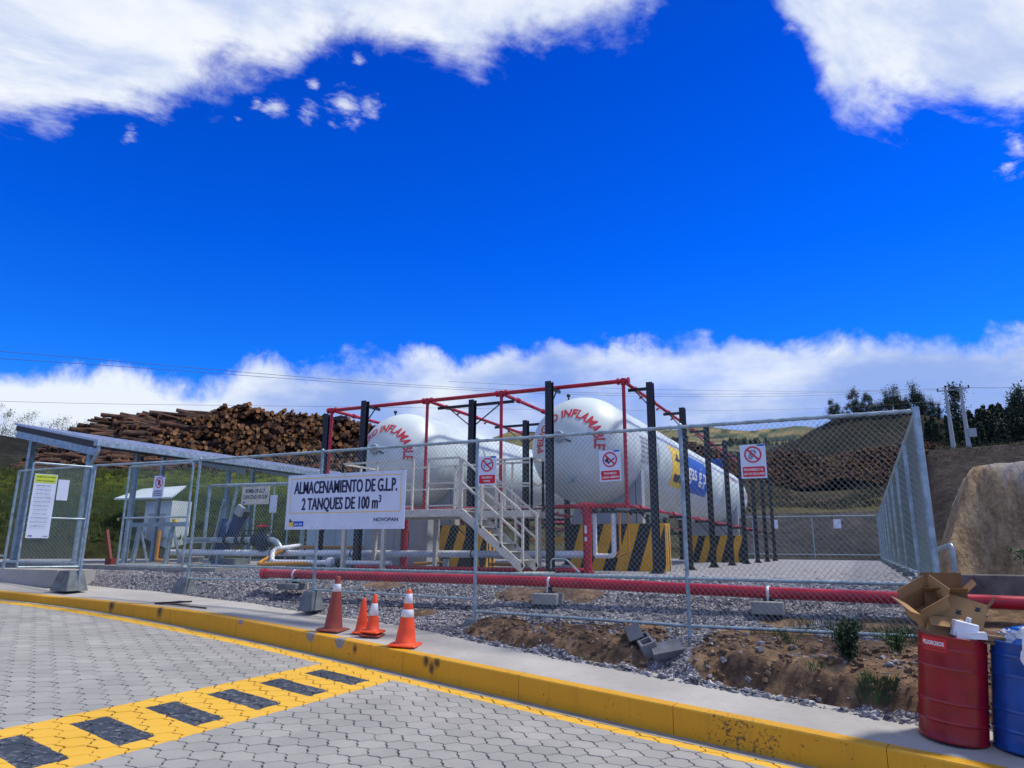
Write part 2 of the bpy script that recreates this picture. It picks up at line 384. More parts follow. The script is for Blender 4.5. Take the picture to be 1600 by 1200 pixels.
# ================================================================ GROUND
def zroad(X, Y=0): return -1.51-.048*X
def kh(X): return .3 if X > -11 else max(.17, .3-(-11-X)*.026)
KERB = [(-34, 3.5), (-26, 6.6), (-20.5, 8.9), (-17.07, 9.62), (-15.2, 9.82), (-13.48, 9.78), (-11.3, 9.58), (-9.14, 9.30), (-7.81, 9.06), (-6.41, 8.80), (-4.14, 8.36), (-3.16, 8.17), (-2.37, 8.02), (-1.21, 7.83), (-.44, 7.69), (.27, 7.55), (1.6, 7.28), (4, 6.75), (9, 5.5), (16, 3.3)]
INNER = [(-34, 6.4), (-26, 8.9), (-20.5, 10.35), (-19.2, 10.5), (-17.3, 11.2), (-14.9, 11.45), (-12.8, 11.0), (-11, 10.75), (-9.3, 10.42), (-7.6, 10.36), (-6.1, 10.02), (-5.16, 9.66), (-3.6, 9.2), (-3.0, 9.18), (-2.6, 8.96), (-1.84, 8.84), (-1.1, 8.62), (-.47, 8.52), (.32, 8.28), (1.2, 8.75), (1.9, 8.7), (4, 8.2), (9, 7.0), (16, 5.0)]
def interp(T, X): return float(np.interp(X, [p[0] for p in T], [p[1] for p in T]))
def smooth_table(T, step):
    xs = np.arange(T[0][0], T[-1][0], step); ys = np.array([interp(T, x) for x in xs])
    k = 7; pad = np.pad(ys, k//2, mode='edge'); ys = np.convolve(pad, np.ones(k)/k, 'valid')
    return list(zip(xs.tolist(), ys.tolist()))
KS = smooth_table(KERB, .25)
def yk(X): return interp(KS, X)
def zin(X): return zroad(X)+kh(X)+.10
# --- pavers as real stones over a dark joint bed
KX = np.array([p[0] for p in KS]); KY = np.array([p[1] for p in KS])
pitch = .272; rad = pitch/math.sqrt(3)
def paver_outline():
    vx = [(rad*math.cos(k*math.pi/3), rad*math.sin(k*math.pi/3)) for k in range(6)]
    pts = []
    for k in range(6):
        a, b = vx[k], vx[(k+1) % 6]
        na = (k % 3)*math.pi/3+math.pi/6; nx, ny = math.cos(na), math.sin(na)
        A = [.012, .010, .004][k % 3]
        for j in range(6):
            t = j/6; tt = t if k < 3 else 1-t
            o = A*math.sin(2*math.pi*tt)
            pts.append((a[0]*(1-t)+b[0]*t+nx*o, a[1]*(1-t)+b[1]*t+ny*o))
    return np.array(pts)
PO = paver_outline(); NP = len(PO)
centres = []
for i in range(-120, 90):
    for j in range(-130, 90):
        x = -6+i*pitch*math.cos(math.pi/6); y = 6+i*pitch*.5+j*pitch
        if -26 < x < 9 and 1.0 < y < yk(x)+.03 and y > 1.0: centres.append((x, y))
centres = np.array(centres)
vs = []; fs = []; cvar = []
for q, (x, y) in enumerate(centres):
    a = rng.normal(0, .012); ca, sa = math.cos(a), math.sin(a); jx, jy = rng.normal(0, .0022, 2); dz = rng.normal(0, .0012); tl = rng.normal(0, .006, 2)
    o = len(vs)
    for (s_, z_) in ((.924, 0.0), (.948, -.007), (.955, -.02)):
        P = PO*s_
        px = P[:, 0]*ca-P[:, 1]*sa; py = P[:, 0]*sa+P[:, 1]*ca
        for k in range(NP):
            X, Y = x+px[k]+jx, y+py[k]+jy
            vs.append((X, Y, zroad(X)+dz+z_+px[k]*tl[0]+py[k]*tl[1]))
    fs.append([o+k for k in range(NP)])
    for r_ in range(2):
        for k in range(NP): fs.append([o+r_*NP+k, o+r_*NP+NP+k, o+r_*NP+NP+(k+1) % NP, o+r_*NP+(k+1) % NP])
    cvar += [rng.uniform(0, 1)]*(1+2*NP)
# joint bed below
o = len(vs); xs = list(np.arange(-34, 17, 1.0))
for X in xs:
    vs.append((X, -6, zroad(X)-.012)); vs.append((X, yk(X)+.05, zroad(X)-.012))
for i in range(len(xs)-1): fs.append([o+2*i, o+2*i+2, o+2*i+3, o+2*i+1]); cvar.append(-1)
# coarse outer paving beyond the detailed stones
V2 = np.array(vs)
m = bpy.data.materials.new('grey_pavers_with_paint'); m.use_nodes = True; t = NT(m.node_tree); t.n.clear()
oc = t.new('ShaderNodeTexCoord').outputs['Object']; sp = t.new('ShaderNodeSeparateXYZ', {0: oc}); X, Y = sp.outputs[0], sp.outputs[1]
at = t.new('ShaderNodeAttribute', attribute_name='var').outputs['Fac']; kd = t.new('ShaderNodeAttribute', attribute_name='kd').outputs['Fac']
nzf = t.noise(oc, 60, 5, .65); nzl = t.noise(oc, 1.1, 4, .6); nzm = t.noise(oc, 14, 6, .7)
stone = t.mix(at, (0.300, 0.300, 0.290), (0.362, 0.360, 0.345))
stone = t.mix(t.smooth(nzl, .3, .72), t.mulc(stone, (.80, .80, .81)), stone)
stone = t.mix(t.math('MULTIPLY', t.smooth(t.noise(oc, .55, 7, .7, .4), .52, .72), .30), stone, (.17, .16, .15))
stone = t.mix(t.math('MULTIPLY', t.smooth(t.noise(oc, 5.0, 6, .75), .60, .74), .5), stone, (.42, .41, .385))
stone = t.mix(t.math('MULTIPLY', t.smooth(nzf, .45, .75), .25), stone, (.12, .12, .13))
wob = t.math('MULTIPLY', t.math('SUBTRACT', t.noise(oc, 9, 3, .6), .5), .05)
Xw = t.math('ADD', X, wob); Yw = t.math('ADD', Y, wob)
def within(v, a, b): return t.math('MULTIPLY', t.math('GREATER_THAN', v, a), t.math('LESS_THAN', v, b))
band = within(Xw, -7.33, -5.86)
kw = t.math('ADD', kd, t.math('MULTIPLY', wob, .8))
edge_w = t.new('ShaderNodeMapRange', {0: X, 1: -14.0, 2: -1.0, 3: .46, 4: .33}).outputs[0]
edge = t.math('MULTIPLY', t.math('GREATER_THAN', kw, .13), t.math('LESS_THAN', kw, edge_w))
yel = t.math('MAXIMUM', band, edge)
sk = t.math('ADD', Yw, t.math('MULTIPLY', X, .165))   # bars are a little skewed
ph = t.math('FRACT', t.math('DIVIDE', t.math('SUBTRACT', sk, 6.69-8.0), .803))
blk = t.math('MULTIPLY', t.math('MULTIPLY', within(Xw, -7.04, -6.09), t.math('LESS_THAN', ph, .47)), t.math('LESS_THAN', Y, 8.3))
wear = t.smooth(nzm, .60, .72)
ycol = t.mix(nzl, (0.60, 0.335, 0.022), (0.74, 0.45, 0.045))
c = t.mix(t.math('MULTIPLY', yel, t.math('SUBTRACT', 1.0, t.math('MULTIPLY', wear, .35))), stone, ycol)
c = t.mix(blk, c, t.mix(t.smooth(t.math('ADD', nzm, t.math('MULTIPLY', nzl, .25)), .62, .80), (0.022, 0.034, 0.058), (0.16, 0.17, 0.19)))
c = t.mix(t.math('LESS_THAN', at, -.5), c, t.mix(t.smooth(nzl, .4, .65), (0.040, 0.038, 0.036), (0.13, 0.12, 0.10)))
bp = t.new('ShaderNodeBump', {'Strength': 1.0, 'Distance': .002, 'Height': nzf})
p = t.new('ShaderNodeBsdfPrincipled', {'Base Color': c, 'Roughness': .82, 'Normal': bp.outputs[0]})
t.l.new(p.outputs[0], t.new('ShaderNodeOutputMaterial').inputs[0])
me = raw_mesh('pavement', vs, fs, m)
a_ = me.attributes.new('var', 'FLOAT', 'FACE'); a_.data.foreach_set('value', np.array(cvar, dtype=np.float32))
KDV = np.array([np.min(np.hypot(KX-v[0], KY-v[1])) for v in V2], dtype=np.float32)
a_ = me.attributes.new('kd', 'FLOAT', 'POINT'); a_.data.foreach_set('value', KDV)
link('road', me, kind='structure')
# --- kerb, gutter, sidewalk
def normal2(i, T):
    a = T[max(i-1, 0)]; b = T[min(i+1, len(T)-1)]; dx, dy = b[0]-a[0], b[1]-a[1]; L = math.hypot(dx, dy); return -dy/L, dx/L
def stripmesh(rows, T, mb, m=0, gaps=False):
    """rows: list of functions (X, Y, nx, ny) -> point ; sweeps them along T"""
    P = []
    for i, (X, Y) in enumerate(T):
        nx, ny = normal2(i, T); P.append([r_(X, Y, nx, ny) for r_ in rows])
    k = len(rows)
    vs = [p for q in P for p in q]
    fs = [[i*k+j, (i+1)*k+j, (i+1)*k+j+1, i*k+j+1] for i in range(len(T)-1) for j in range(k-1)]
    mb.add(vs, fs, m)
m = bpy.data.materials.new('yellow_kerb_paint'); m.use_nodes = True; t = NT(m.node_tree); t.n.clear()
oc = t.new('ShaderNodeTexCoord').outputs['Object']; nzl = t.noise(oc, 1.6, 5, .6); nzs = t.noise(oc, 26, 6, .72); nzp = t.noise(oc, 4.0, 4, .6)
c = t.mix(nzl, (0.55, 0.27, 0.006), (0.68, 0.37, 0.012))
drip = t.noise(t.vmath('MULTIPLY', oc, (9.0, 9.0, 1.2)).outputs[0], 1.2, 4, .6)
c = t.mix(t.math('MULTIPLY', t.smooth(drip, .5, .75), .28), c, (0.33, 0.16, 0.012))
chip = t.smooth(t.math('ADD', t.math('MULTIPLY', nzs, .8), t.math('MULTIPLY', nzp, .28)), .665, .69)
stv = None
for (px, py, rr) in [(420, 985, .0)]: pass
def kpt(X, dz): return (X, yk(X), zroad(X)+kh(X)-dz)
for (X0, dz, rr) in [(-5.56, .06, .13), (-5.36, .06, .12), (-5.45, .14, .13), (-13.95, .06, .20), (-12.35, .06, .19), (-7.0, .10, .11)]:
    q = kpt(X0, dz); dd = t.vmath('DISTANCE', t.vmath('MULTIPLY', oc, (1.1, 1.1, .8)).outputs[0], (q[0]*1.1, q[1]*1.1, q[2]*.8)).outputs[1]
    g = t.math('SUBTRACT', 1.0, t.math('DIVIDE', dd, rr), clamp=True); stv = g if stv is None else t.math('MAXIMUM', stv, g)
c = t.mix(t.smooth(t.math('ADD', t.math('MULTIPLY', stv, 1.25), t.math('MULTIPLY', t.math('SUBTRACT', nzs, .5), 1.3)), .30, 1.15), c, (0.05, 0.03, 0.02))
big = None
for (X0, dz, rr) in [(-1.32, .17, .55), (-1.1, .25, .35)]:
    q = kpt(X0, dz); dd = t.vmath('DISTANCE', oc, q).outputs[1]
    g = t.math('SUBTRACT', 1.0, t.math('DIVIDE', dd, rr), clamp=True); big = g if big is None else t.math('MAXIMUM', big, g)
chip2 = t.smooth(t.math('ADD', t.math('MULTIPLY', nzs, 1.0), t.math('MULTIPLY', big, .14)), .65, .67)
c = t.mix(t.math('MULTIPLY', t.math('MAXIMUM', chip, t.math('MULTIPLY', chip2, t.math('GREATER_THAN', big, .02))), .9), c, (0.09, 0.055, 0.03))
bare = None
for (X0, rr) in [(-8.05, .10), (-7.35, .11), (-9.9, .06)]:
    q = kpt(X0, .03); dd = t.vmath('DISTANCE', oc, q).outputs[1]
    g = t.math('LESS_THAN', t.math('ADD', dd, t.math('MULTIPLY', t.math('SUBTRACT', nzs, .5), .09)), rr); bare = g if bare is None else t.math('MAXIMUM', bare, g)
c = t.mix(bare, c, t.mix(t.smooth(t.noise(oc, 70, 3, .7), .4, .6), (.12, .12, .13), (.34, .34, .36)))
bp = t.new('ShaderNodeBump', {'Strength': 1.0, 'Distance': .006, 'Height': t.math('SUBTRACT', t.math('MULTIPLY', nzs, .4), chip)})
p = t.new('ShaderNodeBsdfPrincipled', {'Base Color': c, 'Roughness': .55, 'Normal': bp.outputs[0]})
t.l.new(p.outputs[0], t.new('ShaderNodeOutputMaterial').inputs[0]); kerbm = m
mb = MB(); seg = 8
rows = [lambda X, Y, nx, ny: (X, Y, zroad(X)-.05), lambda X, Y, nx, ny: (X+nx*.004, Y+ny*.004, zroad(X)+kh(X)-.022), lambda X, Y, nx, ny: (X+nx*.012, Y+ny*.012, zroad(X)+kh(X)-.006),
        lambda X, Y, nx, ny: (X+nx*.03, Y+ny*.03, zroad(X)+kh(X)), lambda X, Y, nx, ny: (X+nx*.155, Y+ny*.155, zroad(X)+kh(X)+.004), lambda X, Y, nx, ny: (X+nx*.16, Y+ny*.16, zroad(X)+kh(X)-.1)]
i = 0
while i < len(KS)-1:
    T = KS[i:i+seg+1]
    if len(T) > 1:
        T = [list(q) for q in T]; dx = T[1][0]-T[0][0]; dy = T[1][1]-T[0][1]
        T[0] = (T[0][0]+dx*.010, T[0][1]+dy*.010); dx = T[-1][0]-T[-2][0]; T[-1] = (T[-1][0]-dx*.010, T[-1][1]-(T[-1][1]-T[-2][1])*.010)
        stripmesh(rows, T, mb)
    i += seg
mb.build('kerb', kerbm, kind='structure')
m = bpy.data.materials.new('pale_sidewalk_concrete'); m.use_nodes = True; t = NT(m.node_tree); t.n.clear()
oc = t.new('ShaderNodeTexCoord').outputs['Object']; a = t.noise(oc, .9, 6, .65); b = t.noise(t.vmath('MULTIPLY', oc, (1, 3, 1)).outputs[0], 9, 6, .7); f = t.noise(oc, 90, 4, .6)
c = t.mix(t.smooth(a, .3, .7), (0.33, 0.322, 0.305), (0.43, 0.42, 0.40)); c = t.mix(t.math('MULTIPLY', t.smooth(b, .5, .75), .45), c, (0.22, 0.21, 0.20))
c = t.mix(t.math('MULTIPLY', t.smooth(t.noise(oc, 3.1, 7, .75, .6), .60, .68), .35), c, (0.52, 0.52, 0.52))
bp = t.new('ShaderNodeBump', {'Strength': 1.0, 'Distance': .003, 'Height': t.math('ADD', b, f)})
p = t.new('ShaderNodeBsdfPrincipled', {'Base Color': c, 'Roughness': .85, 'Normal': bp.outputs[0]}); t.l.new(p.outputs[0], t.new('ShaderNodeOutputMaterial').inputs[0]); sidem = m
mb = MB()
NS = 8; TI = smooth_table(INNER, .125)
for i, (X, Yi) in enumerate(TI):
    nx, ny = 0, 1
    y0 = yk(X)+.150; z0 = zroad(X)+kh(X)+.002; z1 = zin(X)
    for j in range(NS+1):
        s_ = j/NS; yy = y0*(1-s_)+(Yi+.12)*s_
        mb.v.append((X, yy, z0*(1-s_)+z1*s_))
for i in range(len(TI)-1):
    for j in range(NS): o = i*(NS+1)+j; mb.f.append([o, o+NS+1, o+NS+2, o+1]); mb.m.append(0); mb.sm.append(False)
side = mb.build('sidewalk', sidem, kind='structure')
mb = MB()
stripmesh([lambda X, Y, nx, ny: (X-nx*.15, Y-ny*.15, zroad(X)-.02), lambda X, Y, nx, ny: (X-nx*.145, Y-ny*.145, zroad(X)+.004), lambda X, Y, nx, ny: (X+nx*.01, Y+ny*.01, zroad(X)+.009)], KS, mb)
mb.build('gutter', concrete, kind='structure')
# --- gravel pad with the worn earth bank along the sidewalk
from mathutils import noise as MN
def fbm(x, y, z=0.0, o=4):
    return MN.fractal(Vector((x, y, z)), 1.0, 2.0, o)
def bankz(X, Y):
    yi = interp(TI, X); zi = zin(X); tnear = Y-yi
    if tnear < 0: return zi-.02+tnear*.3
    wb = max(0, min(1, (X+6.3)/1.2)); wb = wb*wb*(3-2*wb)
    # left part: gravel rises gently from the sidewalk
    zl = -.45 if X > -10 else -.45+min(.25, (-10-X)*.06)
    soft = float(np.interp(Y, [yi, max(yi+.3, 11.2), max(yi+.6, 11.9), max(yi+1, 12.6)], [zi, max(zi, zl), max(zi, zl*.45), -.03]))
    # right part: undercut earth face, shoulder, then gravel rising to the pipe
    notch = math.exp(-((X+2.42)/.40)**2)
    yb = yi+.08+.14*fbm(X*1.1, 3.1); fw = .26
    ztop = zi+(.34-.03*X*0)*(1-.8*min(1, notch))*max(.5, min(1, 1+.10*(X+1)))
    ft = max(0, min(1, (Y-yb)/fw)); ft = ft*ft*(3-2*ft)
    steep = zi+(ztop-zi)*ft
    if Y > yb+fw:
        y0 = yb+fw; z10 = max(ztop, -.69)
        steep = float(np.interp(Y, [y0, max(y0+.1, 10.45), 11.0, 11.6, 12.5], [ztop, max(ztop, -.575-.12*notch), -.44, -.24, -.03]))
    z = soft*(1-wb)+steep*wb
    rough = .095*wb*math.exp(-((Y-yb-.3)/.75)**2)
    z += rough*(fbm(X*2.6, Y*3.6, 1.7, 6)-.25*abs(fbm(X*1.6, Y*5, 8, 3)))+.018*fbm(X*5, Y*5, 4, 3)*min(1, tnear*4)
    return z
def soilw(X, Y):
    yi = interp(TI, X); wb = max(0, min(1, (X+6.2)/.7)); tn = Y-yi
    v = 0
    if wb > 0: v = wb*max(0, min(1, (tn-.06)/.12))*max(0, min(1, (10.55-Y+.30*fbm(X*1.2, Y*1.2, 9))/.2))
    v *= 1-.95*math.exp(-((X+2.35)/.34)**2)
    v = max(v, .9*math.exp(-(((X+5.9)/.45)**2+((Y-11.9)/.4)**2))) if False else v
    # sandy patches inside
    for (a, b, ra, rb) in [(-5.0, 11.6, 1.3, .45), (-1.1, 10.9, .5, .25), (.6, 10.9, 1.4, .45), (-8.7, 11.9, .6, .25), (-7.0, 10.75, .35, .2)]:
        v = max(v, max(0, 1.1-((X-a)/ra)**2-((Y-b)/rb)**2+.5*fbm(X*2, Y*2, 5)))
    if X > 1.1: v = max(v, min(1, (X-1.1)/.3))
    return max(0, min(1, v))
xs = np.concatenate([np.arange(-30, -13, .35), np.arange(-13, -6.5, .12), np.arange(-6.5, 1.8, .05), np.arange(1.8, 14, .3)])
vv = np.concatenate([np.arange(-.06, 2.2, .05), np.arange(2.2, 4, .15), np.arange(4, 40, 1.2)])
verts = []; soil = []
for X in xs:
    yi = interp(TI, X)
    for w in vv:
        Y = yi+w
        if w >= 4: Y = yi+4+(46-yi-4)*(w-4)/34.8
        X1 = X
        if X < -22.5 and Y > 12: pass
        z = bankz(X, Y) if Y < 12.7 else -.03+.03*min(1, (Y-12.7)/2)
        if X < -23: z -= max(0, (-23-X)*.05)*0
        verts.append((X1, Y, z)); soil.append(soilw(X, Y))
NW = len(vv)
faces = [[i*NW+j, (i+1)*NW+j, (i+1)*NW+j+1, i*NW+j+1] for i in range(len(xs)-1) for j in range(NW-1)]
m = bpy.data.materials.new('gravel_and_earth'); m.use_nodes = True; t = NT(m.node_tree); t.n.clear()
oc = t.new('ShaderNodeTexCoord').outputs['Object']; so_ = t.new('ShaderNodeAttribute', attribute_name='soil').outputs['Fac']
vo = t.new('ShaderNodeTexVoronoi', {'Vector': oc, 'Scale': 24.0}); vo2 = t.new('ShaderNodeTexVoronoi', {'Vector': oc, 'Scale': 24.0}, feature='DISTANCE_TO_EDGE')
nl = t.noise(oc, .5, 4, .6); nm = t.noise(oc, 5, 6, .65)
rc = t.new('ShaderNodeSeparateColor', {0: vo.outputs['Color']}).outputs[0]
grav = t.mix(rc, (0.13, 0.13, 0.155), (0.47, 0.47, 0.51)); grav = t.mix(t.smooth(vo2.outputs[0], 0.0, .10), (0.05, 0.05, 0.06), grav)
grav = t.mix(t.math('MULTIPLY', t.smooth(nl, .5, .7), .18), grav, (0.16, 0.12, 0.10))
earth = t.mix(t.smooth(nm, .35, .7), (0.12, 0.075, 0.046), (0.31, 0.205, 0.125)); earth = t.mix(t.smooth(t.noise(oc, 1.9, 6, .65), .46, .62), earth, (0.085, 0.055, 0.042))
sw = t.smooth(t.math('ADD', so_, t.math('MULTIPLY', t.math('SUBTRACT', nm, .5), .7)), .42, .58)
far = t.smooth(t.new('ShaderNodeSeparateXYZ', {0: oc}).outputs[1], 11.6, 14.0)
grav = t.mix(far, grav, t.mix(t.smooth(t.math('ADD', t.math('MULTIPLY', rc, .6), t.math('MULTIPLY', t.noise(oc, 7, 6, .8), .9)), .5, 1.0), (.20, .20, .225), (.56, .56, .60)))
c = t.mix(sw, grav, earth)
hgt = t.mix(sw, t.math('MINIMUM', t.math('MULTIPLY', vo2.outputs[0], 3.0), .6), t.math('MULTIPLY', t.noise(oc, 18, 7, .7), 1.6))
bp = t.new('ShaderNodeBump', {'Strength': 1.0, 'Distance': .03, 'Height': hgt})
p = t.new('ShaderNodeBsdfPrincipled', {'Base Color': c, 'Roughness': .9, 'Normal': bp.outputs[0]}); p.inputs['Specular IOR Level'].default_value = .25
t.l.new(p.outputs[0], t.new('ShaderNodeOutputMaterial').inputs[0])
me = raw_mesh('gravel_ground', verts, faces, m, smooth=True)
a_ = me.attributes.new('soil', 'FLOAT', 'POINT'); a_.data.foreach_set('value', np.array(soil, dtype=np.float32))
link('gravel_ground', me, kind='structure')
# --- loose stones
def stones(N, area, smin, smax, seed, dens):
    r_ = np.random.RandomState(seed); V_ = []; F_ = []; MI = []
    cube = np.array([(-1, -1, -1), (1, -1, -1), (1, 1, -1), (-1, 1, -1), (-1, -1, 1), (1, -1, 1), (1, 1, 1), (-1, 1, 1)], float)
    cf = [[3, 2, 1, 0], [4, 5, 6, 7], [0, 1, 5, 4], [1, 2, 6, 5], [2, 3, 7, 6], [3, 0, 4, 7]]
    k = 0; tries = 0
    while k < N and tries < N*8:
        tries += 1
        X, Y = area(r_)
        if r_.rand() > dens(X, Y): continue
        s_ = smin+(smax-smin)*r_.rand()**2.2
        P = cube*(1+r_.uniform(-.38, .25, (8, 3)))*np.array([1, r_.uniform(.6, 1), r_.uniform(.45, .75)])*s_*.5
        a = r_.rand()*6.28; ca, sa = math.cos(a), math.sin(a); b = r_.normal(0, .35); cb, sb = math.cos(b), math.sin(b)
        x = P[:, 0]*ca-P[:, 1]*sa; y = P[:, 0]*sa+P[:, 1]*ca; z = P[:, 2]*cb+x*sb; x = x*cb-P[:, 2]*sb
        z0 = bankz(X, Y)+s_*.10
        o = len(V_); V_ += list(zip((x+X).tolist(), (y+Y).tolist(), (z+z0).tolist())); F_ += [[i+o for i in f] for f in cf]
        MI += [int(r_.choice(4, p=[.42, .30, .18, .10]))]*6; k += 1
    return V_, F_, MI
gm = [mat('stone_grey', (0.27, 0.265, 0.30), .85, 0, .25, 9.0), mat('stone_pale', (0.38, 0.38, 0.42), .85, 0, .2, 9.0), mat('stone_dark', (0.12, 0.12, 0.145), .8, 0, .25, 9.0), mat('stone_light', (0.50, 0.51, 0.54), .85, 0, .15, 9.0)]
def areaA(r_):
    X = r_.uniform(-16, 1.5); return X, interp(TI, X)+r_.uniform(.0, 1)**.9*(2.6 if X < -5 else 3.0)
def densA(X, Y):
    s_ = soilw(X, Y); tn = Y-interp(TI, X)
    if tn < .10: return .5
    return .95 if s_ < .45 else .02
Vs, Fs, Mi = stones(18000, areaA, .020, .054, 3, densA)
def areaB(r_):
    X = r_.uniform(-6.2, 1.3); return X, interp(TI, X)+abs(r_.normal(0, .07))-.03
V2_, F2_, M2_ = stones(900, areaB, .02, .075, 5, lambda X, Y: .8)
def areaC(r_):
    X = r_.uniform(-13, 1.0); return X, interp(TI, X)-abs(r_.normal(0, .10))
V3_, F3_, M3_ = stones(140, areaC, .012, .04, 8, lambda X, Y: .8)
for A, B, C_ in ((V2_, F2_, M2_), (V3_, F3_, M3_)):
    o = len(Vs); Vs += A; Fs += [[i+o for i in f] for f in B]; Mi += C_
def areaD(r_):
    return r_.uniform(-5.0, .75), 11.6+9.5*r_.rand()**1.4
Vd, Fd, Md = stones(9000, areaD, .03, .07, 15, lambda X, Y: .9 if soilw(X, Y) < .4 else 0)
o = len(Vs); Vs += Vd; Fs += [[i+o for i in f] for f in Fd]; Mi += [{0: 1, 1: 3, 2: 0, 3: 3}[q] for q in Md]
link('loose_gravel', raw_mesh('loose_gravel', Vs, Fs, gm, Mi), label='loose grey and pale crushed stones covering the ground inside the fence', cat='gravel', kind='stuff')
# --- terrain: heights surveyed as skyline profiles at several distances
PROF = [
 (0, None), (33, [(-500, 846), (2100, 868)]),
 (46, [(-500, 735), (0, 735), (300, 735), (450, 742), (560, 760), (650, 840), (1000, 862), (1150, 872), (1440, 868), (1480, 845), (1600, 835), (2000, 820)]),
 (52, [(-500, 738), (0, 737), (300, 737), (450, 744), (560, 755), (650, 800), (1000, 806), (1160, 803), (1366, 801), (1440, 798), (1480, 775), (1600, 770), (2000, 760)]),
 (62, [(-500, 660), (0, 681), (60, 690), (140, 722), (170, 738), (450, 745), (650, 790), (1000, 800), (1160, 794), (1300, 790), (1420, 772), (1452, 705), (1540, 700), (1600, 695), (2000, 690)]),
 (90, [(-500, 720), (0, 730), (450, 750), (650, 740), (800, 735), (1075, 745), (1190, 752), (1250, 768), (1300, 765), (1370, 762), (1440, 745), (1480, 708), (1600, 690), (2000, 680)]),
 (104, [(-500, 740), (0, 745), (450, 755), (650, 740), (800, 725), (1075, 735), (1190, 742), (1300, 735), (1370, 722), (1440, 700), (1480, 701), (1600, 694), (2000, 690)]),
 (135, [(-500, 760), (0, 760), (450, 760), (650, 745), (800, 730), (1100, 735), (1180, 708), (1240, 690), (1268, 672), (1300, 655), (1340, 650), (1430, 645), (1470, 652), (1510, 672), (1600, 672), (1750, 670), (2000, 668)]),
 (200, [(-500, 790), (0, 790), (450, 780), (650, 750), (800, 740), (1100, 738), (1200, 730), (1300, 690), (1400, 680), (1500, 690), (1600, 695), (2000, 690)]),
 (300, [(-500, 800), (0, 800), (450, 780), (650, 720), (740, 695), (800, 673), (850, 676), (950, 695), (1060, 700), (1110, 697), (1160, 706), (1260, 712), (1350, 720), (2000, 740)]),
 (650, [(-500, 790), (0, 790), (450, 760), (650, 710), (900, 690), (1050, 680), (1110, 690), (1150, 688), (1200, 694), (1260, 690), (1350, 710), (2000, 740)]),
 (1500, [(-500, 790), (0, 780), (450, 760), (650, 715), (900, 680), (1050, 671), (1100, 667), (1180, 674), (1240, 665), (1300, 672), (1400, 700), (2000, 740)]),
 (1650, [(-500, 830), (2100, 800)])]
PT = []
for r_, prof in PROF[1:]:
    L = []
    for q in prof:
        a, e = azel(*q); L.append((a, math.tan(e)))
    L.sort()
    if r_ == 33: L = [(-3, 0), (3, 0)]
    PT.append((r_, [p[0] for p in L], [p[1] for p in L]))
rings = [1.5, 4, 7, 10, 13, 18, 24, 29]+list(np.arange(31, 46, 1.0))+list(np.arange(46, 66, .8))+list(np.arange(66, 140, 2.0))+[145, 152, 160, 175, 190, 205, 218, 230, 250, 275, 300, 340, 390, 450, 520, 600, 650, 720, 800, 900, 1000, 1120, 1250, 1380, 1500, 1650]
a0, _ = azel(-450, 850); a1, _ = azel(2050, 850)
azs = list(np.linspace(a0, a1, 420))
azs = list(np.linspace(a0-1.4, a0-.05, 14))+azs+list(np.linspace(a1+.05, a1+1.3, 14))
verts = []; cols = []
def lerp3(a, b, t_): return tuple(a[i]*(1-t_)+b[i]*t_ for i in range(3))
pxs_h = {}
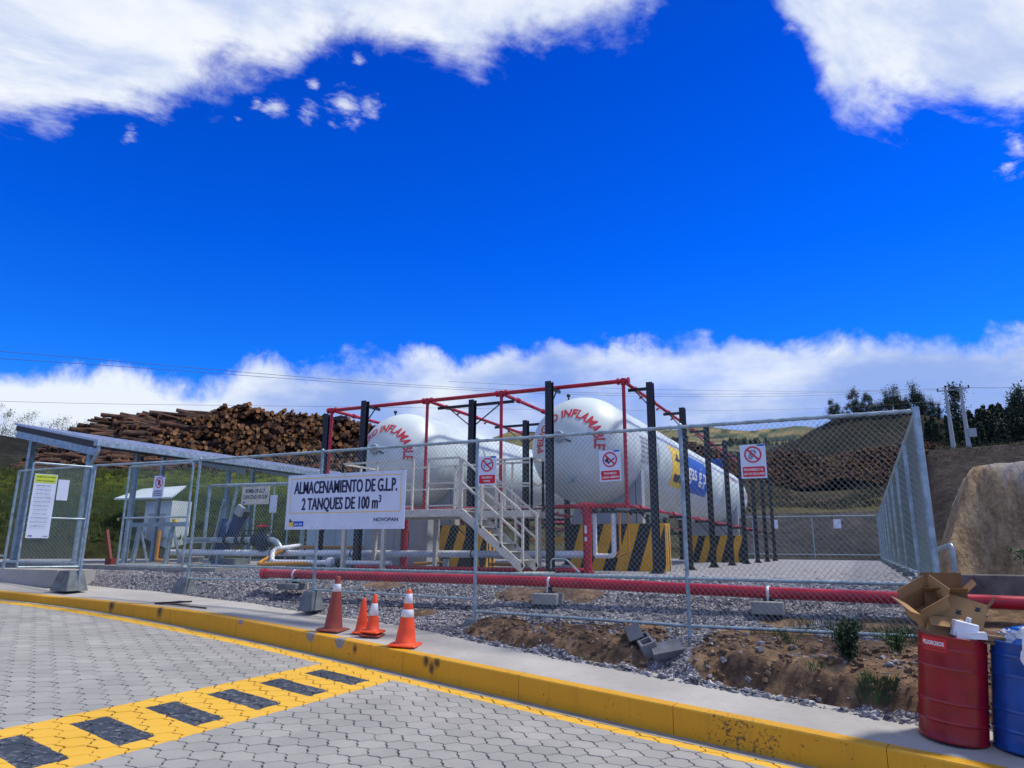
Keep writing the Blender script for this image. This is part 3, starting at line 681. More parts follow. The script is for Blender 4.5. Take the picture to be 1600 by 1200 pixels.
for a in azs:
    # approximate picture column of this azimuth at the horizon
    dd = np.array([math.sin(a), math.cos(a), 0]); w = dd@FWD; px = 800+FPX*(dd@RGT)/w if w > .2 else (-900 if a < 0 else 2500)
    for r_ in rings:
        x, y = r_*math.sin(a), r_*math.cos(a)
        if r_ < 31:
            z = -2.1 if r_ < 20 else -2.1+(r_-20)/11*1.95
            if x < -22.5 and y > 9.5 and r_ > 18: z = max(z, -.05)
            col = (.08, .065, .05)
        else:
            i = 0
            while i < len(PT)-2 and r_ > PT[i+1][0]: i += 1
            A, B = PT[i], PT[i+1]; s_ = (r_-A[0])/(B[0]-A[0]); s_ = max(0, min(1, s_))
            zA = float(np.interp(a, A[1], A[2])); zB = float(np.interp(a, B[1], B[2]))
            if A[0] < 60: zA *= A[0]/r_; zB *= B[0]/r_
            ss = s_*s_*(3-2*s_) if A[0] >= 60 else s_
            z = .5*(A[0] > 33 or s_)+(zA*(1-ss)+zB*ss)*r_
            if A[0] == 33: z = (zB*r_+.5)*ss
            if r_ == 31: z = -.12
            amp = .0045*r_ if r_ < 140 else .003*r_
            f = fbm(x/9, y/9, 0, 5) if r_ < 200 else fbm(x/50, y/50, 3, 5)
            z += amp*f*(min(1, (r_-33)/10) if r_ > 33 else 0)*.6
            if -29 < x < 1.3 and y < 45.6 and r_ < 46.5 and z < .25: z -= .22
            nn = .5+.5*fbm(x/6, y/6, 7, 4)
            if r_ < 46.5:
                gg = max(0, min(1, (r_-33)/11)); grass = lerp3(lerp3((.040, .042, .018), (.028, .050, .014), min(1, gg*2)), (.105, .145, .018), max(0, min(1, (gg-.72)*3.2+(nn-.5)*.6)))
                if px < 620: col = grass
                else: col = lerp3((.055, .06, .03), (.09, .08, .045), nn)
                if px > 1100: col = lerp3((.06, .055, .055), (.085, .075, .07), nn)
            elif r_ < 66:
                if px < 200: col = (.030, .032, .028) if r_ > 50 else (.07, .11, .02)
                elif px < 620: col = (.05, .04, .025)
                elif px < 1130: col = lerp3((.05, .06, .03), (.10, .085, .04), nn)
                elif px < 1440: col = lerp3((.052, .048, .05), (.075, .066, .064), nn) if r_ < 52.5 else lerp3((.095, .095, .030), (.070, .052, .032), nn)
                else: col = lerp3((.036, .033, .035), (.060, .050, .047), nn)
            elif r_ < 92:
                col = lerp3((.030, .034, .018), (.075, .054, .034), nn)
                if px > 1440: col = lerp3((.04, .05, .028), (.12, .10, .06), nn)
            elif r_ < 200:
                col = lerp3((.016, .018, .012), (.036, .030, .024), nn)
            else:
                n2 = .5+.5*fbm(x/70, y/70, 5, 4); n3 = .5+.9*fbm(x/35, y/35, 11, 4)
                col = lerp3((.09, .11, .055), (.30, .23, .11), max(0, min(1, (n2-.35)*2.2)))
                if n3 > .62: col = lerp3(col, (.02, .04, .03), min(1, (n3-.62)*6))
        verts.append((x, y, z)); cols.append(col)
NR = len(rings)
faces = [[i*NR+j, i*NR+j+1, (i+1)*NR+j+1, (i+1)*NR+j] for i in range(len(azs)-1) for j in range(NR-1)]
m = bpy.data.materials.new('hillside'); m.use_nodes = True; t = NT(m.node_tree); t.n.clear()
oc = t.new('ShaderNodeTexCoord').outputs['Object']; at = t.new('ShaderNodeAttribute', attribute_name='ground').outputs['Color']
n1 = t.noise(oc, 1.4, 7, .7); n2 = t.noise(oc, .18, 5, .6); n3 = t.noise(oc, 5.0, 5, .7)
c = t.mulc(at, t.mix(t.smooth(n1, .25, .75), (.45, .45, .45), (1.5, 1.5, 1.45)))
c = t.mulc(c, t.mix(t.smooth(n2, .3, .7), (.7, .72, .7), (1.3, 1.25, 1.2)))
bp = t.new('ShaderNodeBump', {'Strength': 1.0, 'Distance': .35, 'Height': t.math('ADD', n1, t.math('MULTIPLY', n3, .4))})
p = t.new('ShaderNodeBsdfPrincipled', {'Base Color': c, 'Roughness': .95, 'Normal': bp.outputs[0]}); p.inputs['Specular IOR Level'].default_value = .1
t.l.new(p.outputs[0], t.new('ShaderNodeOutputMaterial').inputs[0])
me = raw_mesh('terrain', verts, faces, m, smooth=True)
a_ = me.color_attributes.new('ground', 'FLOAT_COLOR', 'POINT'); a_.data.foreach_set('color', np.array([(*c_, 1) for c_ in cols], dtype=np.float32).ravel())
link('terrain', me, kind='structure')
def terrain_z(az_, r_):
    i = 0
    while i < len(PT)-2 and r_ > PT[i+1][0]: i += 1
    A, B = PT[i], PT[i+1]; s_ = max(0, min(1, (r_-A[0])/(B[0]-A[0])))
    if A[0] >= 60: s_ = s_*s_*(3-2*s_)
    return .5+r_*(float(np.interp(az_, A[1], A[2]))*(1-s_)+float(np.interp(az_, B[1], B[2]))*s_)
#@@PART2@@
# ================================================================ RIGHT-HAND EARTH MOUND, LOW CONCRETE WALL
verts = []; pale = []
mxs = np.arange(.6, 9.0, .09); mys = np.arange(13.0, 26, .13)
for X in mxs:
    for Y in mys:
        a = (X-.072*Y-.02-.10*fbm(Y*.7, 2.0))/.85; b = (Y-13.4-.35*fbm(X*.9, 5.0, 1))/.95
        a = max(0, min(1, a)); b = max(0, min(1, b))
        h = 2.3*min(a**.95, b**.9)
        h += (.10*fbm(X*2.6, Y*2.6, 3, 5)-.10*abs(fbm(X*5, Y*.8, 6, 4)))*min(1, h*2)
        h = min(h, 2.0+.02*fbm(X*4, Y*4)+.03*(X-2))
        verts.append((X, Y, h-.03)); pale.append(max(0, min(1, (h-1.62-.16*fbm(X*2.5, Y*1.5, 8)-.9*max(0, 2.45-X))/.06)))
N2 = len(mys); faces = [[i*N2+j, (i+1)*N2+j, (i+1)*N2+j+1, i*N2+j+1] for i in range(len(mxs)-1) for j in range(N2-1)]
m = bpy.data.materials.new('cut_earth'); m.use_nodes = True; t = NT(m.node_tree); t.n.clear()
oc = t.new('ShaderNodeTexCoord').outputs['Object']; at = t.new('ShaderNodeAttribute', attribute_name='pale').outputs['Fac']
n1 = t.noise(t.vmath('MULTIPLY', oc, (2.0, 1.0, .5)).outputs[0], 3.0, 7, .68); n2 = t.noise(oc, 14, 5, .7)
c = t.mix(t.smooth(n1, .32, .68), (0.22, 0.15, 0.088), (0.45, 0.33, 0.20)); c = t.mulc(c, t.mix(t.smooth(n2, .35, .6), (.72, .72, .72), (1.1, 1.1, 1.1)))
c = t.mix(at, c, t.mix(t.smooth(n1, .4, .6), (0.30, 0.27, 0.25), (0.44, 0.42, 0.40)))
bp = t.new('ShaderNodeBump', {'Strength': 1.0, 'Distance': .07, 'Height': t.math('ADD', n1, t.math('MULTIPLY', n2, .5))})
p = t.new('ShaderNodeBsdfPrincipled', {'Base Color': c, 'Roughness': .95, 'Normal': bp.outputs[0]}); t.l.new(p.outputs[0], t.new('ShaderNodeOutputMaterial').inputs[0])
me = raw_mesh('earth_mound', verts, faces, m, smooth=True); a_ = me.attributes.new('pale', 'FLOAT', 'POINT'); a_.data.foreach_set('value', np.array(pale, dtype=np.float32))
link('earth_mound', me, kind='structure')
o = MB().box2((.98, 11.75, -.12), (9, 11.98, .20), bev=.012).build('low_wall', mat('weathered_concrete', (.15, .14, .13), .9, 0, .3, 3.0)); tag(o, 'low grey concrete wall behind the drums at the foot of the tan earth mound', 'wall')
MB().prism([(-24, 10.0), (-17.05, 10.5), (-17.0, 11.4), (-24, 11.0)], -.45, -.06).build('concrete_apron', sidem, kind='structure')
MB().box2((-23.2, 12.0, -.3), (-13.6, 20, .02)).build('concrete_slab', concrete, kind='structure')
# ================================================================ FENCES
CELL = .078
def link_mesh(mb, O, U, Wd, w, h0, h1, hb0=None, hb1=None, cell=CELL, r=.0023):
    """woven diamonds in the plane O,U,Wd: bottom edge from h0 (start) to h1 top; hb* = bottom heights"""
    O, U, Wd = V(*O), V(*U).normalized(), V(*Wd).normalized(); Nn = U.cross(Wd)
    b0 = 0 if hb0 is None else hb0; b1 = b0 if hb1 is None else hb1
    H = h0; sl = 1.12
    lo = min(b0, b1)
    for sgn in (1, -1):
        x = -(H-lo)/sl-cell if sgn > 0 else 0
        xe = w if sgn > 0 else w+(H-lo)/sl+cell
        while x < xe:
            # line X = x + sgn*(z-lo)/sl  for z in lo..H
            z0, z1 = lo, H
            def X(z): return x+sgn*(z-lo)/sl
            # clip X to [0, w]
            if sgn > 0:
                z0 = max(z0, lo+(0-x)*sl); z1 = min(z1, lo+(w-x)*sl)
            else:
                z0 = max(z0, lo+(x-w)*sl); z1 = min(z1, lo+(x-0)*sl)
            if z1-z0 > .01:
                # clip at sloping bottom
                xb = X(z0); zb = b0+(b1-b0)*xb/w
                if zb > z0: z0 = min(z1, zb)
            if z1-z0 > .01:
                a = O+U*X(z0)+Wd*z0+Nn*(.002*sgn); b = O+U*X(z1)+Wd*z1+Nn*(.002*sgn)
                dirv = (b-a).normalized(); e1 = dirv.cross(Nn).normalized()
                vs = []
                for P in (a, b):
                    for k in range(3):
                        w_ = k*2.0944; vs.append(P+(e1*math.cos(w_)+Nn*math.sin(w_))*r)
                mb.add(vs, [[0, 1, 4, 3], [1, 2, 5, 4], [2, 0, 3, 5]], 0)
            x += cell
def rail(mb, a, b, r=.024, ties=True):
    mb.tube(a, b, r, 10)
    if ties:
        A, B = V(*a), V(*b); L = (B-A).length; k = int(L/.156)
        for i in range(k):
            p = A+(B-A)*((i+.5)/k); dv = (B-A).normalized()
            q = dv*(.018+.012*random.random()); mb.tube(p-q, p+q, r*1.17, 8)
FY = 10.4; TOPZ = 2.3
posts = [(-12.55, -.30), (-9.2, -.42), (-5.79, -.66), (-2.32, -1.00)]
fr = empty('chain_link_fence', (-5.8, FY, -.3), 'long galvanised chain link fence across the front of the tank yard, bearing the big sign', 'fence', 'galvanised yard fences')
for (x, zb) in posts:
    MB().tube((x, FY, zb), (x, FY, TOPZ+.02), .030, 12).lathe([(.034, 0), (.034, .015), (.02, .035), (0, .04)], (x, FY, TOPZ+.02), 10).build('fence_post', galv, fr)
MB().tube((.77, FY, -.62), (.77, FY, TOPZ+.05), .045, 14).build('corner_post', galv, fr)
mb = MB(); rail(mb, (-12.6, FY, TOPZ), (.77, FY, TOPZ), .026); mb.build('top_rail', galv, fr)
mb = MB(); rail(mb, (-12.55, FY, .12), (-5.8, FY, .12), .022); rail(mb, (-5.8, FY, .11), (.77, FY, .10), .024); mb.build('middle_rail', galv, fr)
mb = MB(); rail(mb, (-12.55, FY, -.14), (-9.2, FY, -.10), .018); mb.build('lower_rail', galv, fr)
mb = MB(); rail(mb, (-9.2, FY, -.26), (-5.8, FY, -.30), .020); mb.build('lower_rail', galv, fr)
mb = MB(); rail(mb, (-5.8, FY, -.49), (-2.3, FY, -.54), .024, False); rail(mb, (-2.3, FY, -.54), (.77, FY, -.52), .024, False); mb.build('lower_rail', galv, fr)
mb = MB()
link_mesh(mb, (-12.55, FY-.03, 0), (1, 0, 0), (0, 0, 1), 3.35, 2.28, 0, -.12, -.10)
link_mesh(mb, (-9.2, FY-.03, 0), (1, 0, 0), (0, 0, 1), 3.4, 2.28, 0, -.26, -.30)
link_mesh(mb, (-5.8, FY-.03, 0), (1, 0, 0), (0, 0, 1), 6.57, 2.28, 0, -.50, -.54)
mb.build('wire_mesh', wirem, fr)
for (x, z0, z1, lab) in [(-12.6, -.42, -.13, 'grey concrete footing under the fence post next to the mesh gate'), (-9.22, -.62, -.28, 'grey concrete footing under the fence post left of the brown cone'), (-5.8, -.82, -.60, 'grey concrete footing sunk in gravel behind the tall orange cone')]:
    o = MB().box((x, FY, (z0+z1)/2), (.34, .36, z1-z0), taper=.62, bev=.01).build('post_footing', footing); tag(o, lab, 'footing', 'fence post footings')
o = MB().lathe([(.12, -.12), (.125, 0), (.11, .04), (.03, .06)], (-2.32, FY, -1.0), 20).build('post_footing', footing); tag(o, 'round concrete footing at the sidewalk edge beside the fallen cinder blocks', 'footing', 'fence post footings')
# right side fence receding
XR = .77
fr = empty('chain_link_fence', (XR, 27, 0), 'chain link fence running away from the camera along the right side of the yard', 'fence', 'galvanised yard fences')
ys = [13.66]+[17.2+3.45*k for k in range(9)]
for y in ys: MB().tube((XR, y, -.1), (XR, y, 2.34), .030, 8).build('fence_post', galv, fr)
mb = MB(); mb.tube((XR, FY, 2.3), (XR, 46, 2.36), .026, 8); mb.build('top_rail', galv, fr)
mb = MB(); mb.tube((XR, FY, .16), (XR, 46, .16), .022, 8); mb.build('lower_rail', galv, fr)
mb = MB(); link_mesh(mb, (XR+.03, FY, 0), (0, 1, 0), (0, 0, 1), 35.6, 2.32, 0, .16, .16, r=.0026); mb.build('wire_mesh', wirem, fr)
for y in ys:
    o = MB().box((XR, y, .0), (.26, .26, .2), taper=.8).build('post_footing', footing); tag(o, 'small concrete footing under a post of the receding right side fence', 'footing', 'footings of the right side fence')
# back fence
fr = empty('chain_link_fence', (-6, 45.5, 0), 'chain link fence at the far end of the yard before the dark bank', 'fence', 'galvanised yard fences')
for x in (-12.5, -9.2, -6.0, -2.65): MB().tube((x, 45.5, -.1), (x, 45.5, 2.5), .035, 8).build('fence_post', galv, fr)
MB().tube((-13, 45.5, 2.5), (XR, 45.5, 2.5), .035, 8).build('top_rail', galv, fr)
MB().tube((-13, 45.5, .3), (XR, 45.5, .3), .03, 8).build('lower_rail', galv, fr)
mb = MB(); link_mesh(mb, (-13, 45.53, 0), (1, 0, 0), (0, 0, 1), 13.7, 2.5, 0, .3, .3, cell=.12); mb.build('wire_mesh', wirem, fr)
for (x, lab) in [(-4.75, 'small white notice on the far fence nearest the tank end'), (-1.3, 'small white notice on the far fence near the right corner')]:
    o = MB().box((x, 45.4, 2.05), (.40, .012, .52)).build('notice', signwhite); tag(o, lab, 'notice', 'paper notices on the far fence')
# left fence bay beside the gate
fr = empty('chain_link_fence', (-17.5, FY, 0), 'short chain link fence bay at the left edge behind the open gate leaf', 'fence', 'galvanised yard fences')
for x in (-19.08, -16.06): MB().tube((x, FY, -.35), (x, FY, 2.36), .032, 10).build('fence_post', galv, fr)
MB().tube((-19.08, FY, 2.34), (-16.06, FY, 2.34), .024, 8).build('top_rail', galv, fr)
MB().tube((-19.08, FY, .12), (-16.06, FY, .12), .024, 8).build('lower_rail', galv, fr)
mb = MB(); link_mesh(mb, (-19.08, FY+.03, 0), (1, 0, 0), (0, 0, 1), 3.02, 2.34, 0, .12, .12); mb.build('wire_mesh', wirem, fr)
fr = empty('chain_link_fence', (-19.1, 14, 0), 'chain link fence at the far left running back from the corner post', 'fence', 'galvanised yard fences')
for x, y in ((-24.2, FY-.6), (-21.7, FY-.3)): MB().tube((x, y, -.2), (x, y, 2.3), .03, 8).build('fence_post', galv, fr)
MB().tube((-19.08, FY, .25), (-26, FY-.85, .25), .024, 8).build('lower_rail', galv, fr)
o = MB().box((-16.3, FY-.05, -.27), (.62, .5, .44), taper=.66, bev=.01).build('post_footing', footing); tag(o, 'large sloping concrete footing under the left gate post', 'footing', 'fence post footings')
o = MB().tube((-12.6, FY, 2.3), (-16.06, FY, 2.34), .026, 8).build('gate_header_rail', galv); tag(o, 'galvanised rail running over the gate opening', 'rail')
# gate leaves
def gate(name, hinge, free, zb, zt, label, half=True):
    g = empty(name, ((hinge[0]+free[0])/2, (hinge[1]+free[1])/2, zb), label, 'gate', 'mesh gate leaves')
    h0, h1, f0, f1 = (*hinge, zb), (*hinge, zt), (*free, zb), (*free, zt); mid = zb+(zt-zb)*.47
    mb = MB(); r_ = .024
    mb.path([h0, h1, f1, f0], r_, 8, bend=.06); mb.tube(f0, h0, r_, 8); mb.tube((*hinge, mid), (*free, mid), r_*.85, 8); mb.build('gate_frame', galv, g)
    U = V(hinge[0]-free[0], hinge[1]-free[1], 0); mb = MB(); link_mesh(mb, (free[0], free[1], 0), U, (0, 0, 1), U.length, zt, 0, zb, zb); mb.build('wire_mesh', wirem, g)
    return g
g = gate('gate_leaf', (-12.72, FY-.02), (-14.78, FY-.02), .09, 2.26, 'closed chain link gate leaf carrying the no entry hand sign')
hx, hy = -16.08, FY-.04; fx, fy = -16.42, 9.22
g = gate('gate_leaf', (hx, hy), (fx, fy), .04, 2.30, 'open chain link gate leaf swung outward with the tall lime headed notice')
U = V(hx-fx, hy-fy, 0).normalized()
A = V(fx, fy, 0)+U*.03
MB().path([A+V(0, 0, .98), A+U*.26+V(0, 0, .98), A+U*.26+V(0, 0, .78), A+V(0, 0, .78)], .014, 8, bend=.03).build('latch_handle', galv, g)
# ================================================================ SIGNS
b = Board((-9.95, FY-.07, .83), (1, 0, 0), (0, 0, 1), 2.75, 1.03, SM, .02)
b.frame(.085, .30, 2.665, .965, .014, 3)
b.xbold('ALMACENAMIENTO DE G.L.P.', 1.375, .670, .230, 2.40, 2, .007, bold=.012)
b.xbold('2 TANQUES DE 100 m', 1.28, .365, .220, 1.78, 2, .007, bold=.012); b.text('3', 2.215, .475, .125, .06, 2, bold=.03)
b.rect(.10, .055, .205, .135, 3); b.rect(.10, .135, .185, .165, 2); b.rect(.105, .165, .14, .195, 2); b.rect(.21, .055, .46, .155, 4); b.text('gas glp', .335, .088, .035, .19, 5, e=.004)
b.text('NOVOPAN', 2.36, .135, .062, .53, 2, bold=.03); b.text('Productos de madera', 2.36, .095, .018, .34, 8, bold=0)
for i in range(7): b.dot(.07+i*.435, 1.0, .011, 8)
for x in (.06, .2, .68, .82, 1.4, 1.6, 2.45, 2.67): b.dot(x, .032, .011, 8)
o = b.mb.build('warning_sign', SM); tag(o, 'large white sign reading ALMACENAMIENTO DE G.L.P. 2 TANQUES DE 100 m3', 'sign')
def small_sign(x, z, lines, icon, label, tilt=0.0, white=False):
    U = (math.cos(tilt), 0, math.sin(tilt)); Wd = (-math.sin(tilt), 0, math.cos(tilt))
    w, h = .345, .48
    b = Board((x, FY-.055, z), U, Wd, w, h, SM, .006)
    cx, cy, r_ = w/2, .335, .118
    if icon == 'cig':
        b.poly([(cx-.02, cy-.018), (cx+.085, cy+.028), (cx+.08, cy+.048), (cx-.025, cy+.002)], 2)
        b.poly([(cx-.07, cy+.0), (cx-.06, cy+.0), (cx-.04, cy-.05), (cx-.05, cy-.05)], 4); b.poly([(cx-.04, cy+.01), (cx-.03, cy+.01), (cx-.05, cy-.05), (cx-.06, cy-.05)], 4)
    elif icon == 'fire':
        b.poly([(cx-.075, cy-.03), (cx-.085, cy+.01), (cx-.06, cy+.0), (cx-.055, cy+.045), (cx-.035, cy+.01), (cx-.02, cy+.02), (cx-.025, cy-.03), (cx-.05, cy-.05)], 2)
        b.poly([(cx-.02, cy-.055), (cx+.08, cy+.01), (cx+.072, cy+.028), (cx-.028, cy-.037)], 2); b.dot(cx-.02, cy-.05, .018, 2, .003)
    elif icon == 'phone':
        c_, s_ = math.cos(-.45), math.sin(-.45)
        def q(u, v): return (cx+u*c_-v*s_, cy+u*s_+v*c_)
        b.poly([q(-.042, -.075), q(.012, -.075), q(.018, .01), q(-.048, .01)], 2)
        b.poly([q(-.048, .012), q(-.036, .012), q(-.030, .05), q(-.045, .05)], 2); b.poly([q(-.045, .05), q(.03, .058), q(.03, .046), q(-.045, .038)], 2); b.poly([q(.018, .05), q(.03, .05), q(.02, .0), q(.01, .0)], 2); b.poly([q(-.01, .05), q(-.002, .05), q(-.002, .085), q(-.01, .085)], 2)
        for i in range(3):
            for j in range(3): b.poly([q(-.038+i*.016, -.065+j*.02), q(-.027+i*.016, -.065+j*.02), q(-.027+i*.016, -.053+j*.02), q(-.038+i*.016, -.053+j*.02)], 0, .003)
    elif icon == 'hand':
        b.poly([(cx-.03, cy-.055), (cx+.03, cy-.055), (cx+.045, cy-.005), (cx+.04, cy+.04), (cx+.028, cy+.045), (cx+.02, cy+.06), (cx+.008, cy+.06), (cx+.0, cy+.055), (cx-.01, cy+.05), (cx-.02, cy+.035), (cx-.025, cy+.0), (cx-.045, cy-.01)], 2)
    b.ring(cx, cy, r_, .022, 1, .004)
    k = math.sqrt(.5)*(r_-.012); tt = .009
    b.poly([(cx-k-tt, cy+k-tt), (cx-k+tt, cy+k+tt), (cx+k+tt, cy-k+tt), (cx+k-tt, cy-k-tt)], 1, .005)
    b.rect(w-.105, h-.03, w-.01, h-.005, 4); b.rect(w-.12, h-.03, w-.105, h-.005, 3)
    if not white:
        x0, x1, y0, y1, c_ = .022, w-.022, .022, .165, .014
        b.poly([(x0+c_, y0), (x1-c_, y0), (x1, y0+c_), (x1, y1-c_), (x1-c_, y1), (x0+c_, y1), (x0, y1-c_), (x0, y0+c_)], 1)
        b.text(lines[0], cx, .107, .032, .022*len(lines[0]), 5, e=.004, bold=.02); b.text(lines[1], cx, .048, .032, min(.28, .024*len(lines[1])), 5, e=.004, bold=.02)
    else:
        for i, l in enumerate(lines): b.text(l, cx, .135-i*.048, .028, min(.27, .021*len(l)), 2, e=.004, bold=.03)
    o = b.mb.build('warning_sign', SM); tag(o, label, 'sign', 'small prohibition signs on the fence')
small_sign(-5.74, 1.54, ['PROHIBIDO', 'FUMAR'], 'cig', 'no smoking sign on the fence reading PROHIBIDO FUMAR, by the stairs')
small_sign(-3.58, 1.52, ['PROHIBIDO', 'LLAMA ABIERTA'], 'fire', 'no open flame sign on the fence in front of the right tank', .02)
small_sign(-1.47, 1.49, ['PROHIBIDO EL', 'USO DE CELULARES'], 'phone', 'no mobile phone sign on the fence right of the tanks', .0)
small_sign(-13.88, 1.53, ['PROHIBIDO EL', 'PASO PERSONAL', 'NO AUTORIZADO'], 'hand', 'white no entry sign with a dark hand on the closed gate leaf', -.03, True)
A = V(fx, fy, 0)+U*.05+U.cross(V(0, 0, 1)).normalized()*.05
b = Board((A.x, A.y, .66), tuple(U), (0, 0, 1), .44, 1.40, SM, .004)
b.rect(0.015, 1.20, .425, 1.385, 6); b.text('NORMAS PARA EL INGRESO', .22, 1.32, .030, .37, 2, e=.003, bold=.02); b.text('AL AREA DE ALMACENAMIENTO', .22, 1.235, .030, .36, 2, e=.003, bold=.02)
rr = random.Random(4); yy = 1.15
for i, l in enumerate(['SE PROHIBE FUMAR', 'NO USAR CELULAR', 'USO DE CASCO', 'SOLO PERSONAL AUTORIZADO', 'APAGUE EL MOTOR', 'NO GENERE CHISPAS', 'USE CALZADO DIELECTRICO', 'CONOZCA LA SALIDA', 'NO INGRESE SOLO', 'EN CASO DE FUGA AVISE', 'LLAME AL 911']):
    b.text(l, .20, yy-.02, .020, rr.uniform(.26, .34), 2, e=.003, bold=.01); yy -= .088
    b.text(l.lower(), .21, yy+.028, .014, rr.uniform(.28, .34), 8, e=.003, bold=.0)
b.rect(.02, .03, .05, .065, 3); b.rect(.055, .03, .12, .06, 4); b.rect(.33, .035, .42, .05, 2)
o = b.mb.build('notice_board', SM); tag(o, 'tall white notice with a lime green heading on the open gate leaf', 'notice')
b = Board((A.x+U.x*.47, A.y+U.y*.47, 1.50), tuple(U), (0, 0, 1), .22, .46, SM, .003); o = b.mb.build('notice', SM); tag(o, 'blank white sheet beside the tall notice on the open gate leaf', 'notice')
b = Board((-15.13, 14.0, 1.62), (1, 0, 0), (0, 0, 1), 1.0, .48, [cream, signred, signnavy, signyellow, signblue], .01)
b.text('BOMBA DE G.L.P.', .5, .31, .10, .72, 2, bold=.03); b.text('CAPACIDAD 150 GL/M', .5, .15, .10, .88, 2, bold=.03); b.rect(.06, .03, .16, .075, 4)
o = b.mb.build('warning_sign', [cream, signred, signnavy, signyellow, signblue]); tag(o, 'cream sign reading BOMBA DE G.L.P. hung in front of the pumps', 'sign')
o = MB().box((-13.95, 14.0, 1.62), (.24, .01, .46)).build('notice', signwhite); tag(o, 'narrow white sheet hanging right of the pump sign', 'notice')
